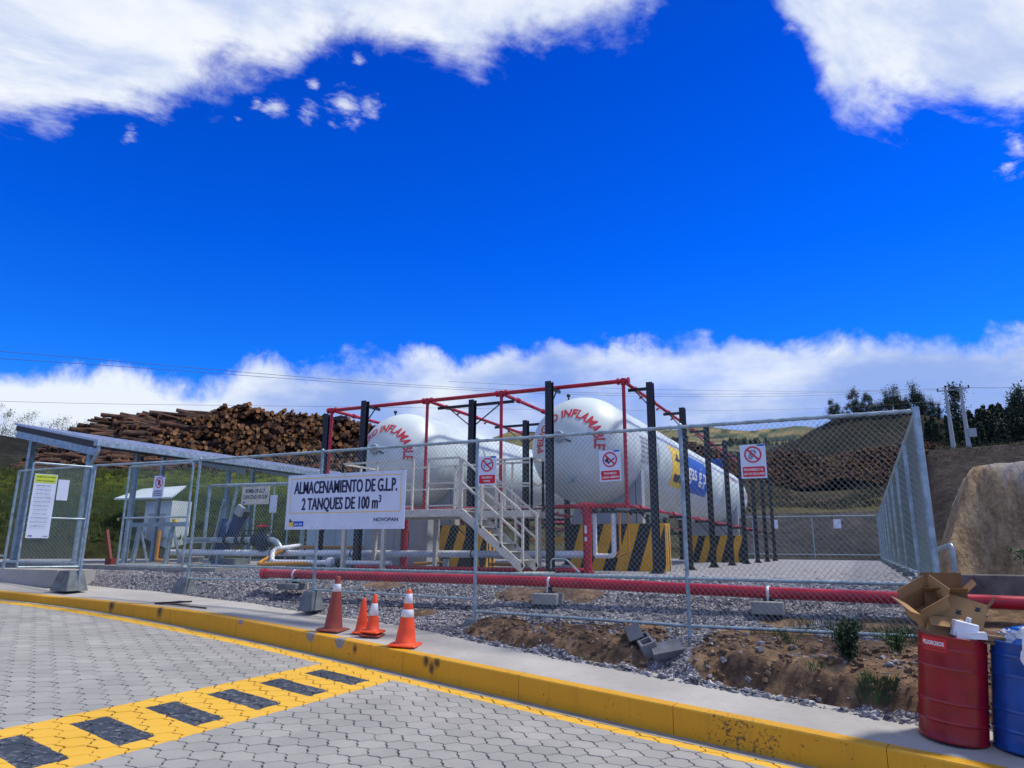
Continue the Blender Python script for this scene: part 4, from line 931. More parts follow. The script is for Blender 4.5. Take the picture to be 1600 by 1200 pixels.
# ================================================================ TANKS
def tank(cx, label, first):
    Rr, zc, Y0, Y1, dep = 1.30, 2.90, 16.2, 34.2, 1.22
    tk = empty('gas_tank', (cx, 25.5, 0), label, 'tank', 'gas storage tanks')
    prof = []
    for i in range(0, 15):
        a = math.pi/2*i/14; prof.append((Rr*math.sin(a), -(dep*math.cos(a))))
    prof2 = [(r_, Y0+h) for r_, h in prof]
    for k in range(1, 8): prof2.append((Rr, Y0+(Y1-Y0)*k/8))
    prof2 += [(r_, Y1-h*1.7) for r_, h in reversed(prof)]
    MB().lathe(prof2, (cx, 0, zc), 64, 0, 'Y').build('tank_shell', whitepaint, tk)
    # weld seams
    mb = MB()
    for y in (Y0, Y0+2.4, Y0+4.8, Y0+9.6, Y0+14.4, Y1): mb.lathe([(Rr+.001, y-.02), (Rr+.007, y), (Rr+.001, y+.02)], (cx, 0, zc), 64, 0, 'Y', cap=False)
    mb.build('weld_seams', whitepaint, tk, kind='stuff')
    # arched lettering on the front head
    def hy(r_): return Y0-dep*math.sqrt(max(0, 1-(r_/Rr)**2))
    txt = 'PELIGRO INFLAMABLE'; w0, c0 = text_width(txt, .03); vs0, fs0 = text_geo(txt, 1, 1, .03)
    r0, r1 = .655, .86; arc = R(204); st = R(192); vs = []
    for (x, y) in vs0:
        u = (x-c0)/w0+.5; th = st-arc*u; r_ = r0+(r1-r0)*y/.70
        vs.append((cx+r_*math.cos(th), hy(r_)-.012, zc+r_*math.sin(th)))
    MB().add(vs, fs0).build('lettering', textred, tk)
    # manhole off centre, level gauge, top valve
    mb = MB(); mx, mz = cx-.16, zc+.16
    mb.lathe([(.0, -.10), (.125, -.10), (.14, -.075), (.14, -.04), (.09, -.04), (.09, .25)], (mx, hy(.2), mz), 18, 0, 'Y'); mb.build('manhole', greybox, tk)
    mb = MB(); mb.tube((mx+.16, hy(.2)-.05, mz-.06), (mx+.28, hy(.3)-.02, mz-.13), .02, 8); mb.build('gauge_arm', darkiron, tk)
    mb = MB(); mb.lathe([(.05, 0), (.05, .04), (.02, .05), (.02, .12), (.05, .13), (.05, .17), (.03, .2), (0, .2)], (cx-.35, Y0-.12, zc+1.22), 10); mb.tube((cx-.35, Y0-.12, zc+1.28), (cx-.2, Y0-.12, zc+1.22), .015, 6); mb.build('pressure_gauge', darkiron, tk)
    mb = MB(); mb.lathe([(.04, -.12), (.04, 0)], (cx+.05, hy(.85)-.02, zc-.85), 10, 0, 'Y'); mb.tube((cx-.05, hy(.85)-.1, zc-.9), (cx+.15, hy(.85)-.1, zc-.80), .02, 6); mb.build('drain_valve', galv, tk)
    # saddles on striped concrete piers
    for py in (16.8, 31.6):
        x0, x1 = (cx-.65, cx+1.78) if py < 20 else (cx-1.1, cx+1.4)
        if cx < -8 and py < 20: x0, x1 = cx+.05, cx+2.28
        mb = MB(); mb.box2((x0, py, -.1), (x1, py+.48, 1.12), 0)
        # slanted bands as slightly proud sheets on front and side
        nb = 8; wv_ = (x1-x0)/nb; zt, zb = 1.115, 0.0
        for k in range(-1, nb, 2):
            k2 = k
            pa = [x0+(k2+1.0)*wv_, x0+(k2+2.0)*wv_]; pb = [p_-.36 for p_ in pa]
            poly = [(pb[0], zb), (pb[1], zb), (pa[1], zt), (pa[0], zt)]
            # clip to face
            def clipx(poly, xc, keep_gt):
                out = []
                for i in range(len(poly)):
                    a, b_ = poly[i], poly[(i+1) % len(poly)]; ia = (a[0] >= xc) == keep_gt; ib = (b_[0] >= xc) == keep_gt
                    if ia: out.append(a)
                    if ia != ib:
                        t_ = (xc-a[0])/(b_[0]-a[0]); out.append((xc, a[1]+(b_[1]-a[1])*t_))
                return out
            poly = clipx(poly, x0, True)
            if len(poly) > 2: poly = clipx(poly, x1, False)
            if len(poly) > 2: mb.add([(x_, py-.004, z_) for x_, z_ in poly], [list(range(len(poly)))], 1)
        mb.add([(x1-.45, py-.005, 0), (x1-.2, py-.005, 0), (x1-.3, py-.005, .62)], [[0, 1, 2]], 0)
        for (ya, yb) in ((.08, .17), (.28, .40)): mb.add([(x1+.004, py+ya, 0), (x1+.004, py+yb, 0), (x1+.004, py+yb-.06, 1.1), (x1+.004, py+ya-.03, 1.1)], [[0, 1, 2, 3]], 1)
        mb.build('striped_pier', [stripeY, stripeK], tk)
        mb = MB(); pts = []
        for k in range(13):
            a = R(-155+130*k/12); pts.append((cx+1.31*math.cos(a), zc+1.31*math.sin(a)))
        x_a, x_b = pts[0][0], pts[-1][0]
        poly = [(max(x0, cx-1.0), 1.12), (cx+1.05, 1.12)]+[(p_[0], p_[1]) for p_ in reversed(pts) if x0 <= p_[0] <= cx+1.12]
        mb.prism(poly, py+.08, py+.40, 0, 'Y'); mb.box2((cx+1.08, py+.1, 1.12), (cx+1.22, py+.36, 2.6)); mb.build('saddle', greybox, tk)
    return tk
tank_r = tank(-6.0, 'nearer white gas tank on the right with red PELIGRO INFLAMABLE lettering and company panels', True)
tank_l = tank(-11.3, 'white gas tank on the left behind the stair platform and large sign', False)
# painted panels on the near tank's flank
def flank(mb, ya, yb, pa, pb, m, e=.006, nphi=10):
    vs = []; cx, zc, Rr = -6.0, 2.9, 1.30+e
    for i in range(nphi+1):
        p_ = R(pa+(pb-pa)*i/nphi)
        for y in (ya, yb): vs.append((cx+Rr*math.cos(p_), y, zc+Rr*math.sin(p_)))
    mb.add(vs, [[2*i, 2*i+1, 2*i+3, 2*i+2] for i in range(nphi)], m, True)
def flank_text(mb, s, yc, w, phi0, dphi, m, bold=.02, e=.012):
    w0, c0 = text_width(s, bold); vs0, fs0 = text_geo(s, 1, 1, bold); cx, zc, Rr = -6.0, 2.9, 1.30+e; vs = []
    for (x, y) in vs0:
        p_ = R(phi0+dphi*y/.7); vs.append((cx+Rr*math.cos(p_), yc+(x-c0)/w0*w, zc+Rr*math.sin(p_)))
    mb.add(vs, fs0, m)
mb = MB(); flank(mb, 19.9, 21.5, -28, 26, 0); flank(mb, 21.62, 25.0, -28, 24, 1)
flank_text(mb, 'eni', 20.7, 1.15, -20, 13, 2, .05); flank_text(mb, 'gas glp', 23.3, 2.7, -9, 22, 3, .01)
flank(mb, 20.3, 21.1, 6, 10, 2, .012, 2); flank(mb, 20.5, 20.7, 10, 16, 2, .012, 2); flank(mb, 20.95, 21.1, 0, 6, 2, .012, 2)
mb.build('company_panel', [signyellow, signblue, signnavy, textwhite], tank_r)
mb = MB(); stm = mat('stencil_mauve', (.42, .40, .50), .5)
for k in range(6):
    flank(mb, 16.75, 17.12, 14-k*5, 16.8-k*5, 0, .012, 1); flank(mb, 17.2, 17.52, 14-k*5, 16.8-k*5, 0, .012, 1)
mb.build('stencil_text', stm, tank_r)
mb = MB(); pk = mat('stencil_pink', (.50, .22, .30), .5)
flank_text(mb, 'PELIGRO', 31.6, 1.8, 22, 9, 0); flank_text(mb, 'GAS', 34.0, .8, -4, 12, 0); flank_text(mb, '1075', 34.0, .8, -28, 10, 0)
mb.build('stencil_text', pk, tank_r)
# ================================================================ BLACK POSTS
def ipost(mb, x, y, z0, z1, w=.15, along='x'):
    for s_ in (-1, 1): mb.box((x, y+s_*w/2, (z0+z1)/2), (w, .014, z1-z0))
    mb.box((x, y, (z0+z1)/2), (.02, w-.014, z1-z0))
def post_thing(x, y, arms, label, group, top=4.27):
    p_ = empty('support_post', (x, y, 0), label, 'post', group)
    mb = MB(); ipost(mb, x, y, 0, top); mb.build('column', blackpaint, p_)
    mb = MB(); mb.box((x, y, .012), (.30, .30, .024))
    for s_ in (-1, 1):
        for q in (-1, 1): mb.prism([(x+s_*.075, .024), (x+s_*.14, .024), (x+s_*.075, .12)], y+q*.02-.006, y+q*.02+.006, 0, 'Y')
    mb.build('base_plate', blackpaint, p_)
    for (dx, dy, z) in arms:
        mb = MB(); L = math.hypot(dx, dy); ux, uy = dx/L, dy/L
        mb.beam((x, y, z), (x+dx, y+dy, z), .06, .07); mb.build('arm', blackpaint, p_)
        MB().beam((x+ux*.05, y+uy*.05, z-min(.55, L*.75)), (x+ux*L*.66, y+uy*L*.66, z-.04), .025, .025).build('brace', blackpaint, p_)
    return p_
ZP = 4.22; ZL = 1.44
G1 = 'black posts along the outer side of the near tank'; G2 = 'black posts between the two tanks'; G3 = 'black posts on the left side of the far tank'
ord_ = ['nearest', 'second', 'third', 'fourth', 'fifth', 'sixth', 'seventh', 'farthest']
for k in range(8):
    y = 15.5+3.27*k
    post_thing(-4.1, y, [(-.52, 0, ZP-.09), (-.50, 0, ZL-.09)], ord_[k]+' black post in the receding row right of the near tank', G1)
    post_thing(-8.8, y, [(-1.05, 0, ZP-.09), (1.20, 0, ZP-.09), (-1.05, 0, ZL-.12), (1.20, 0, ZL-.12)], ord_[k]+' black post in the row between the two white tanks', G2)
    post_thing(-13.62, y, [(.70, 0, ZP-.09), (.67, 0, ZL-.09)], ord_[k]+' black post in the row left of the left tank', G3)
post_thing(-6.18, 14.45, [(0, .62, ZP-.07)], 'tall black post standing in front of the right tank lettering', 'black posts in front of the tanks')
post_thing(-11.45, 14.45, [(0, .62, ZP-.07)], 'tall black post standing in front of the left tank above the sign', 'black posts in front of the tanks')
# ================================================================ RED SPRINKLER PIPES
def sprinkler(xa, xb, riser, label, extra=None):
    g = empty('sprinkler_piping', ((xa+xb)/2, 14.9, 0), label, 'pipework', 'red sprinkler pipe frames')
    YF, YE = 14.9, 36.3; r_ = .045
    for x in (xa, xb):
        for z in (ZP, ZL):
            mb = MB(); mb.tube((x, YF, z), (x, YE, z), r_ if z > 2 else r_*.9, 10)
            for k in range(14): mb.tube((x, YF+.9+k*1.6, z), (x, YF+1.02+k*1.6, z), r_*1.5, 8)
            mb.build('spray_pipe', redpaint, g)
            for k in range(13):
                y = YF+1.7+k*1.6; s_ = 1 if x == xa else -1; MB().tube((x, y, z), (x+s_*.12, y, z-.06 if z > 2 else z+.06), .015, 6, r1=.03).build('nozzle', redpaint, g)
        MB().tube((x, YF, ZL), (x, YF, ZP), r_*.9, 10).tube((x, YF, ZP-.09), (x, YF, ZP+.06), r_*1.4, 10).tube((x, YF, ZL-.06), (x, YF, ZL+.09), r_*1.4, 10).build('riser_pipe', redpaint, g)
    mb = MB(); mb.tube((xa-.08, YF, ZP), (xb+.08, YF, ZP), .05, 10)
    for x in (xa, xb): mb.tube((x-.14, YF, ZP), (x-.10, YF, ZP), .08, 10); mb.tube((x+.10, YF, ZP), (x+.14, YF, ZP), .08, 10)
    mb.build('header_pipe', redpaint, g)
    mb = MB(); mb.tube((xa, YF, ZL), (xb, YF, ZL), .05, 10); mb.tube((riser-.16, YF, ZL), (riser+.16, YF, ZL), .075, 12); mb.build('lower_header', redpaint, g)
    mb = MB(); mb.tube((riser, YF, 0), (riser, YF, ZL), .095, 16); mb.tube((riser, YF, ZL-.16), (riser, YF, ZL-.12), .13, 16); mb.tube((riser, YF, .0), (riser, YF, .03), .15, 16)
    mb.build('main_riser', redpaint, g)
    return g
g1 = sprinkler(-7.65, -4.55, -5.48, 'red sprinkler pipe frame around the right tank')
mb = MB(); mb.box((-5.48, 14.80, .93), (.05, .012, .17)); mb.box((-5.48, 14.80, .72), (.05, .012, .09)); mb.build('label_strip', signwhite, g1)
g2 = sprinkler(-12.95, -9.8, -10.35, 'red sprinkler pipe frame around the left tank')
MB().tube((-9.72, 14.9, ZP), (-7.73, 14.9, ZP), .05, 10).build('link_pipe', redpaint, g2)
MB().tube((-9.8, 14.9, ZL), (-7.65, 14.9, ZL), .045, 10).build('link_pipe', redpaint, g2)
MB().path([(-5.5, 14.75, .06), (-7.4, 13.9, .06), (-10.8, 13.6, .06)], .05, 8, bend=.3).build('ground_pipe', redpaint, g1)
# red ground main
def zred(X): return float(np.interp(X, [-11.3, -5, -1.3, 2, 9], [-.03, -.03, -.10, -.13, -.2]))
g = empty('fire_water_main', (-5, 11.2, -.05), 'long red fire water pipe lying just inside the front fence', 'pipe')
P = [(x, 11.2, zred(x)) for x in np.arange(-11.25, 9.1, .75)]
MB().path(P, .086, 20).build('pipe', redpaint, g)
MB().lathe([(.0, -.03), (.10, -.02), (.14, 0), (.14, .04), (.11, .05)], P[0], 18, 0, 'X').build('end_flange', redpaint, g)
mb = MB()
for x in (-8.35, -3.2, .9): mb.tube((x-.03, 11.2, zred(x)), (x+.03, 11.2, zred(x)), .096, 18)
mb.build('coupling', redpaint, g)
for i, (x, lab) in enumerate([(-10.4, 'small concrete support under the left end of the red ground pipe'), (-4.80, 'grey concrete support under the red ground pipe below the right tank post'), (-1.33, 'grey concrete support under the red ground pipe right of the middle fence post')]):
    s_ = empty('pipe_support', (x, 11.15, -.3), lab, 'pipe support', 'supports of the red ground pipe'); z = zred(x)
    MB().box((x, 11.12, -.30 if i else -.26), (.44 if i else .5, .34, .18 if i else .12), bev=.012).build('concrete_block', concrete if i else footing, s_)
    mb = MB(); mb.box((x, 11.2, -.20), (.16, .16, .02)); mb.box((x, 11.2, -.16), (.05, .10, .12)); mb.build('bracket', darkiron, s_)
    mb = MB(); mb.lathe([(.089, -.02), (.098, -.02), (.098, .02), (.089, .02)], (x, 11.2, z), 20, 0, 'X', cap=False); mb.tube((x+.0, 11.09, z-.06), (x, 11.09, -.2), .012, 6); mb.build('clamp', whitepipe, s_)
# ================================================================ WHITE AND YELLOW PIPING
g = empty('gas_pipe_run', (-10, 15.2, 0), 'long white insulated pipe crossing low in front of the tanks', 'pipe', 'low pipe runs in front of the tanks')
mb = MB(); mb.path([(-18.6, 14.6, .33), (-6.55, 14.95, .38), (-5.62, 15.35, .39)], .085, 14, bend=.16); mb.build('pipe', whitepipe, g)
mb = MB()
for x in (-14.6, -11.9, -8.4): mb.tube((x, 14.6+(x+18.6)*.029, .33+(x+18.6)*.0042), (x+.03, 14.6+(x+18.6)*.029, .33+(x+18.6)*.0042), .094, 14)
mb.build('strap', darkiron, g)
for x in (-16.5, -13.0, -9.1, -6.9): MB().box((x, 14.6+(x+18.6)*.029, .13), (.08, .16, .26)).box((x, 14.6+(x+18.6)*.029, .02), (.2, .2, .04)).build('stand', galv, g)
g = empty('gas_pipe_run', (-13, 14, 0), 'pale short pipe with a round valve running under the large sign', 'pipe', 'low pipe runs in front of the tanks')
mb = MB(); mb.path([(-14.0, 15.2, .55), (-14.0, 14.2, .45), (-13.75, 13.9, .13), (-10.0, 13.9, .15)], .06, 12, bend=.18); mb.build('pipe', whitepipe, g)
MB().lathe([(.0, -.10), (.10, -.10), (.12, -.04), (.12, .04), (.10, .10), (0, .10)], (-11.8, 13.9, .15), 16, 0, 'X').build('valve_body', whitepipe, g)
MB().lathe([(.0, -.09), (.12, -.09), (.12, .09), (0, .09)], (-11.5, 13.9, .15), 16, 0, 'X').build('flange', darkiron, g)
g = empty('gas_pipe_run', (-12, 15.9, 0), 'upper yellow pipe behind the long white pipe', 'pipe', 'low pipe runs in front of the tanks')
MB().path([(-15.6, 15.9, .50), (-11.0, 15.9, .52)], .045, 10).build('pipe', yellowpipe, g)
g = empty('gas_pipe_run', (-12, 13.7, 0), 'low yellow pipe bending up under the large sign', 'pipe', 'low pipe runs in front of the tanks')
MB().path([(-13.9, 14.4, .42), (-14.05, 13.7, .07), (-10.6, 14.1, .17)], .05, 10, bend=.15).build('pipe', yellowpipe, g)
g = empty('gas_pipe_run', (-9, 15.9, 0), 'thin yellow pipe with a bend near the stair platform leg', 'pipe', 'low pipe runs in front of the tanks')
MB().path([(-10.1, 15.0, .12), (-9.7, 15.0, .14), (-9.1, 15.0, .17)], .035, 8, bend=.1).build('pipe', yellowpipe, g)
MB().path([(-8.6, 16.2, .12), (-7.2, 16.2, .12)], .045, 8).build('pipe', yellowpipe, g)
g = empty('gas_pipe_run', (-12, 30, 0), 'distant yellow pipe seen between the black posts', 'pipe', 'low pipe runs in front of the tanks')
MB().path([(-12.6, 26.5, .85), (-7.4, 27.0, .85)], .07, 8).build('pipe', yellowpipe, g)
# valve cluster below the right tank
g = empty('valve_manifold', (-5.2, 15.5, 0), 'dark valves on white and yellow risers in front of the striped pier', 'valves')
mb = MB(); mb.path([(-5.5, 15.45, 1.3), (-5.5, 15.45, .45), (-5.5, 15.45, .36)], .05, 10); mb.path([(-5.05, 15.45, 1.3), (-5.05, 15.45, .36), (-5.5, 15.45, .36)], .055, 10, bend=.1); mb.build('white_riser', whitepipe, g)
mb = MB()
for x in (-4.92, -4.72): mb.path([(x, 15.5, 1.35), (x, 15.5, .45), (x-.28, 15.5, .34)], .025, 8, bend=.08)
mb.build('yellow_riser', yellowpipe, g)
for x in (-5.5, -5.25, -5.05):
    mb = MB(); mb.lathe([(.05, -.1), (.11, -.1), (.11, -.07), (.07, -.05), (.09, 0), (.07, .05), (.11, .07), (.11, .1), (.05, .1)], (x, 15.45, 1.42), 14); mb.tube((x, 15.45, 1.42), (x, 15.25, 1.44), .02, 6); mb.build('valve', darkiron, g)
mb = MB(); mb.tube((-5.1, 15.4, 1.36), (-4.3, 15.4, 1.30), .03, 8); mb.lathe([(.07, -.02), (.07, .02)], (-4.35, 15.4, 1.3), 12, 0, 'X'); mb.lathe([(.07, -.02), (.07, .02)], (-4.62, 15.4, 1.32), 12, 0, 'X'); mb.build('side_valve', darkiron, g)
o = MB().path([(-6.1, 14.3, .1), (-6.1, 14.3, .30), (-5.75, 14.3, .30), (-5.45, 14.3, .02)], .018, 8, bend=.08).build('conduit', galv); tag(o, 'thin grey conduit looping to the ground at the foot of the red riser', 'conduit')
# cabinets behind the sign
g = empty('equipment_cabinet', (-11.3, 15.6, 0), 'grey double door equipment cabinet standing behind the large sign', 'cabinet', 'cabinets under the left tank')
MB().box2((-12.15, 15.6, .05), (-10.12, 16.2, 1.42), bev=.01).build('body', greybox, g)
for x0 in (-12.08, -11.12): MB().box2((x0, 15.585, .15), (x0+.92, 15.60, 1.34)).build('door', greybox, g)
MB().box2((-10.72, 15.565, .5), (-10.69, 15.585, .95)).build('handle', darkiron, g)
MB().box((-10.75, 15.57, 1.30), (.14, .02, .05)).build('hinge_cover', darkiron, g)
g = empty('equipment_cabinet', (-13.4, 15.9, 0), 'pale blue white cabinet behind the large sign left of the grey cabinet', 'cabinet', 'cabinets under the left tank')
MB().box2((-14.45, 15.9, .05), (-12.3, 16.6, 1.35), bev=.01).build('body', paleblue, g)
MB().box2((-14.3, 15.885, .15), (-13.4, 15.90, 1.25)).build('door', paleblue, g); MB().box2((-13.35, 15.885, .15), (-12.45, 15.90, 1.25)).build('door', paleblue, g)
o = MB().box((-10.78, 14.9, 2.0), (.46, .03, .46)).box((-10.78, 14.875, 1.80), (.40, .02, .10), 1).build('safety_box', [greybox, signred]); tag(o, 'grey and red plate fixed to the platform railing beside the large sign', 'plate')
# ================================================================ PLATFORM AND STAIRS
g = empty('access_platform', (-8.5, 14.3, 0), 'cream steel access platform with railings and a flight of stairs between the tanks', 'platform')
ZD = 1.33
mb = MB(); mb.box2((-11.2, 14.15, ZD-.03), (-6.48, 14.82, ZD)); mb.box2((-11.2, 13.4, ZD-.03), (-7.85, 14.15, ZD)); mb.build('deck', cream, g)
mb = MB()
for a, b_ in [((-11.2, 13.4), (-7.85, 13.4)), ((-7.85, 14.15), (-6.48, 14.15)), ((-6.48, 14.15), (-6.48, 14.82)), ((-11.2, 14.82), (-6.48, 14.82)), ((-11.2, 13.4), (-11.2, 14.82))]:
    mb.beam((*a, ZD-.07), (*b_, ZD-.07), .05, .15)
mb.build('edge_beam', cream, g)
for (x, y) in [(-9.95, 13.5), (-9.3, 14.7), (-11.1, 13.5), (-11.1, 14.7), (-6.6, 14.78)]: MB().box((x, y, (ZD-.14)/2), (.09, .09, ZD-.14)).box((x, y, .012), (.2, .2, .024)).build('leg', cream, g)
def railing(mb, pts, h=1.15, posts=True, closed_top=True):
    for i in range(len(pts)-1):
        A, B = V(*pts[i]), V(*pts[i+1]); L = (B-A).length; k = max(1, round(L/.85))
        for zz, s_ in ((h, .045), (h*.52, .035), (.10, .03)): mb.beam(A+V(0, 0, zz), B+V(0, 0, zz), s_, s_)
        for j in range(k+1):
            p_ = A+(B-A)*j/k; mb.beam(p_, p_+V(0, 0, h), .045, .045)
mb = MB(); railing(mb, [(-7.9, 13.42, ZD), (-8.75, 13.42, ZD)]); railing(mb, [(-9.15, 13.42, ZD), (-11.2, 13.42, ZD), (-11.2, 14.8, ZD), (-6.5, 14.8, ZD), (-6.5, 14.17, ZD), (-7.85, 14.17, ZD)]); mb.build('railing', cream, g)
st_ = MB()
XT, XB = -7.85, -6.36
for y in (13.42, 14.13): st_.beam((XT, y, ZD-.06), (XB, y, .10), .045, .17)
so2 = st_.build('stair_stringers', cream, g)
mb = MB()
for k in range(1, 7):
    s_ = k/7; mb.box((XT+(XB-XT)*s_, 13.775, ZD-.02-(ZD-.12)*s_), (.20, .66, .025)); mb.box((XT+(XB-XT)*s_-.09, 13.775, ZD-.045-(ZD-.12)*s_), (.012, .66, .04))
mb.build('stair_treads', cream, so2)
mb = MB()
for y in (13.42, 14.13):
    A, B = V(XT, y, ZD), V(XB, y, .12)
    for zz in (1.12, .60): mb.beam(A+V(0, 0, zz), B+V(0, 0, zz), .042, .042)
    for s_ in (.0, .33, .66, 1.0): p_ = A+(B-A)*s_; mb.beam(p_, p_+V(0, 0, 1.12), .045, .045)
mb.build('stair_handrail', cream, g)
MB().box2((-6.6, 13.2, -.05), (-6.0, 14.3, .03)).build('stair_foot_slab', cream, g)
# ================================================================ PUMP SHELTER
g = empty('pump_shelter', (-20, 18, 0), 'open steel shelter with a sloping sheet metal roof over the gas pumps', 'shelter')
XE, XW = -18.2, -22.1; ZE, ZW = 3.12, 3.86; YA, YB = 11.75, 26.5
for (x, y, zt) in [(-18.95, 12.1, 3.15), (-21.75, 12.1, 3.65), (-18.95, 13.5, 3.15), (-18.95, 16.9, 3.15), (-18.95, 20.6, 3.15), (-18.95, 25.5, 3.15), (-21.75, 16.5, 3.65), (-21.75, 20.6, 3.65), (-21.75, 25.5, 3.65)]:
    mb = MB(); w_ = .14 if y < 13 else .11
    for s_ in (-1, 1): mb.box((x, y+s_*w_*.5, zt/2), (w_, .012, zt))
    mb.box((x, y, zt/2), (.012, w_, zt)); mb.box((x, y, .02), (w_*1.7, w_*1.7, .02)); mb.build('column', galv, g)
nrm = V(-(ZW-ZE), 0, -(XE-XW)).normalized()
mb = MB(); n_ = 60
for i in range(n_):
    y0 = YA+(YB-YA)*i/n_; y1 = YA+(YB-YA)*(i+.45)/n_; y2 = YA+(YB-YA)*(i+1)/n_
    for (a, b_, dz) in ((y0, y1, .03), (y1, y2, .0)):
        mb.add([(XE, a, ZE+.14+dz), (XE, b_, ZE+.14+dz), (XW-.1, b_, ZW+.14+dz), (XW-.1, a, ZW+.14+dz), (XE, a, ZE+.105), (XE, b_, ZE+.105), (XW-.1, b_, ZW+.105), (XW-.1, a, ZW+.105)], [[0, 1, 2, 3], [7, 6, 5, 4], [0, 4, 5, 1], [3, 2, 6, 7], [0, 3, 7, 4], [1, 5, 6, 2]])
mb.build('roof_sheet', roofmetal, g)
MB().add([(XE, YA+.01, ZE+.10), (XW, YA+.01, ZW+.10), (XW, YB, ZW+.10), (XE, YB, ZE+.10), (XE, YA+.01, ZE-.07), (XW, YA+.01, ZW-.07), (XW, YB, ZW-.07), (XE, YB, ZE-.07)], [[0, 1, 2, 3], [7, 6, 5, 4], [0, 4, 5, 1], [1, 5, 6, 2], [2, 6, 7, 3], [3, 7, 4, 0]]).build('roof_underside', darkunder, g)  # near-black slab forming the underside and dark front strip of the roof
for y in (12.1, 16.9, 20.6, 25.5): MB().beam((XE-.05, YA+.06 if y < 13 else y, ZE-.17), (XW+.05, YA+.06 if y < 13 else y, ZW-.17), .10, .20).build('rafter', galv, g)
gt = MB(); gt.add([], []); prof = [(0, 0), (.0, -.13), (.13, -.15), (.15, -.02)]
for (u0, u1) in ((0, 1), (1, 2), (2, 3)):
    a, b_ = prof[u0], prof[u1]
    gt.beam((XE+.01+(a[0]+b_[0])/2, YA-.1, ZE+.13+(a[1]+b_[1])/2), (XE+.01+(a[0]+b_[0])/2, YB, ZE+.13+(a[1]+b_[1])/2), max(.012, abs(b_[0]-a[0])), max(.012, abs(b_[1]-a[1])))
gu = gt.box((XE+.08, YA-.1, ZE+.06), (.15, .012, .14)).build('gutter', galv, g)
MB().path([(XE+.08, YA, ZE-.02), (XE+.08, YA, ZE-.20), (-18.8, 11.98, ZE-.55), (-18.85, 11.98, .1)], .05, 10, bend=.1).build('downpipe', galv, gu)
# small far shed
g = empty('valve_shed', (-28, 21, 0), 'small white cabinet under its own tilted white roof behind the gate', 'shed')
MB().box2((-28.5, 21, .0), (-26.8, 22, 2.45)).build('body', whitepaint, g)
q4 = [atY(178, 781, 20.6), atY(268, 779, 20.6), atY(291, 761, 22.8), atY(222, 766, 22.8)]
MB().add([tuple(p_) for p_ in q4]+[(p_[0], p_[1], p_[2]+.07) for p_ in q4], [[3, 2, 1, 0], [4, 5, 6, 7], [0, 1, 5, 4], [1, 2, 6, 5], [2, 3, 7, 6], [3, 0, 4, 7]]).build('roof', whitepaint, g)
MB().box2((-28.2, 20.985, .2), (-27.1, 21.0, 1.9)).build('door', greybox, g)
# steel work table
g = empty('steel_bench', (-18.3, 14, 0), 'galvanised steel pipe bench seen through the closed gate leaf', 'bench')
MB().beam((-19.7, 14, 1.12), (-17.1, 14, 1.12), .12, .12).build('beam', galv, g)
for x in (-19.15, -17.75):
    mb = MB(); mb.beam((x-.12, 14, 0.03), (x+.02, 14, 1.08), .10, .10); mb.beam((x+.12, 14.3, 0.03), (x+.02, 14, 1.08), .06, .06); mb.build('leg', galv, g)
MB().tube((-19.9, 13.9, 1.28), (-19.2, 13.9, 1.28), .06, 10).lathe([(.09, -.04), (.09, .04)], (-19.6, 13.9, 1.28), 12, 0, 'X').build('valve', darkiron, g)
MB().tube((-20.02, 13.9, 1.28), (-19.9, 13.9, 1.28), .045, 8).box((-17.6, 13.95, 1.22), (.14, .1, .08)).build('yellow_cap', signyellow, g)
MB().path([(-18.4, 14.1, .95), (-18.4, 14.1, .12), (-17.9, 14.1, .08)], .05, 10, bend=.08).build('yellow_pipe', yellowpipe, g)
o = MB().beam((-18.42, 12.5, .92), (-18.08, 12.5, .10), .07, .07).box((-18.05, 12.5, .10), (.26, .2, .16)).build('red_bar', mat('dull_red_iron', (.16, .025, .02), .6)); tag(o, 'dull red iron bar leaning on a dark foot in the gate opening', 'bar')
# pumps
def pump(dx, label, tilt):
    g = empty('gas_pump', (-16.4+dx, 15, .03), label, 'pump', 'pumps under the shelter'); x = -16.4+dx
    MB().lathe([(.20, .35), (.24, .4), (.24, 1.0), (.20, 1.1), (.12, 1.2), (.12, 1.3)], (x-.35, 15, .0), 18).build('pump_body', bluepump, g)
    MB().tube((x-.1, 15, .62), (x+.25, 15, 1.42), .19, 16).build('motor', bluepump, g)
    MB().tube((x+.24, 15, 1.36), (x+.33, 15, 1.56), .20, 16).build('fan_cover', darkiron, g)
    MB().box((x+.38, 14.8, 1.52), (.26, .1, .28), rot=Matrix.Rotation(.5, 3, 'Y')).build('terminal_box', greybox, g)
    MB().box((x, 15, .10), (.9, .6, .16)).build('base', footing, g)
    return g
pump(0, 'blue pump with a slanted motor standing left of the cream pump sign', 0)
g = empty('pipe_spool', (-15.2, 14.6, 0), 'grey flanged pipe with a red handwheel valve under the pump sign', 'valve')
mb = MB(); mb.path([(-17.9, 14.6, .68), (-14.35, 14.6, .70), (-14.05, 14.6, .36)], .08, 12, bend=.24); mb.build('pipe', galv, g)
for x in (-16.2, -15.75, -15.5): MB().lathe([(0, -.025), (.145, -.025), (.145, .025), (0, .025)], (x, 14.6, .69), 16, 0, 'X', smooth=False).build('flange', darkiron, g)
MB().lathe([(.13, -.30), (.17, -.18), (.19, -.02), (.17, .10), (.09, .17), (.05, .2), (.05, .36)], (-14.85, 14.6, .72), 14).lathe([(0, -.27), (.19, -.27), (.19, -.22), (.13, -.2), (.13, .2), (.19, .22), (.19, .27), (0, .27)], (-14.85, 14.6, .69), 14, 0, 'X').build('valve_body', mat('dark_valve', (.014, .022, .06), .5), g)
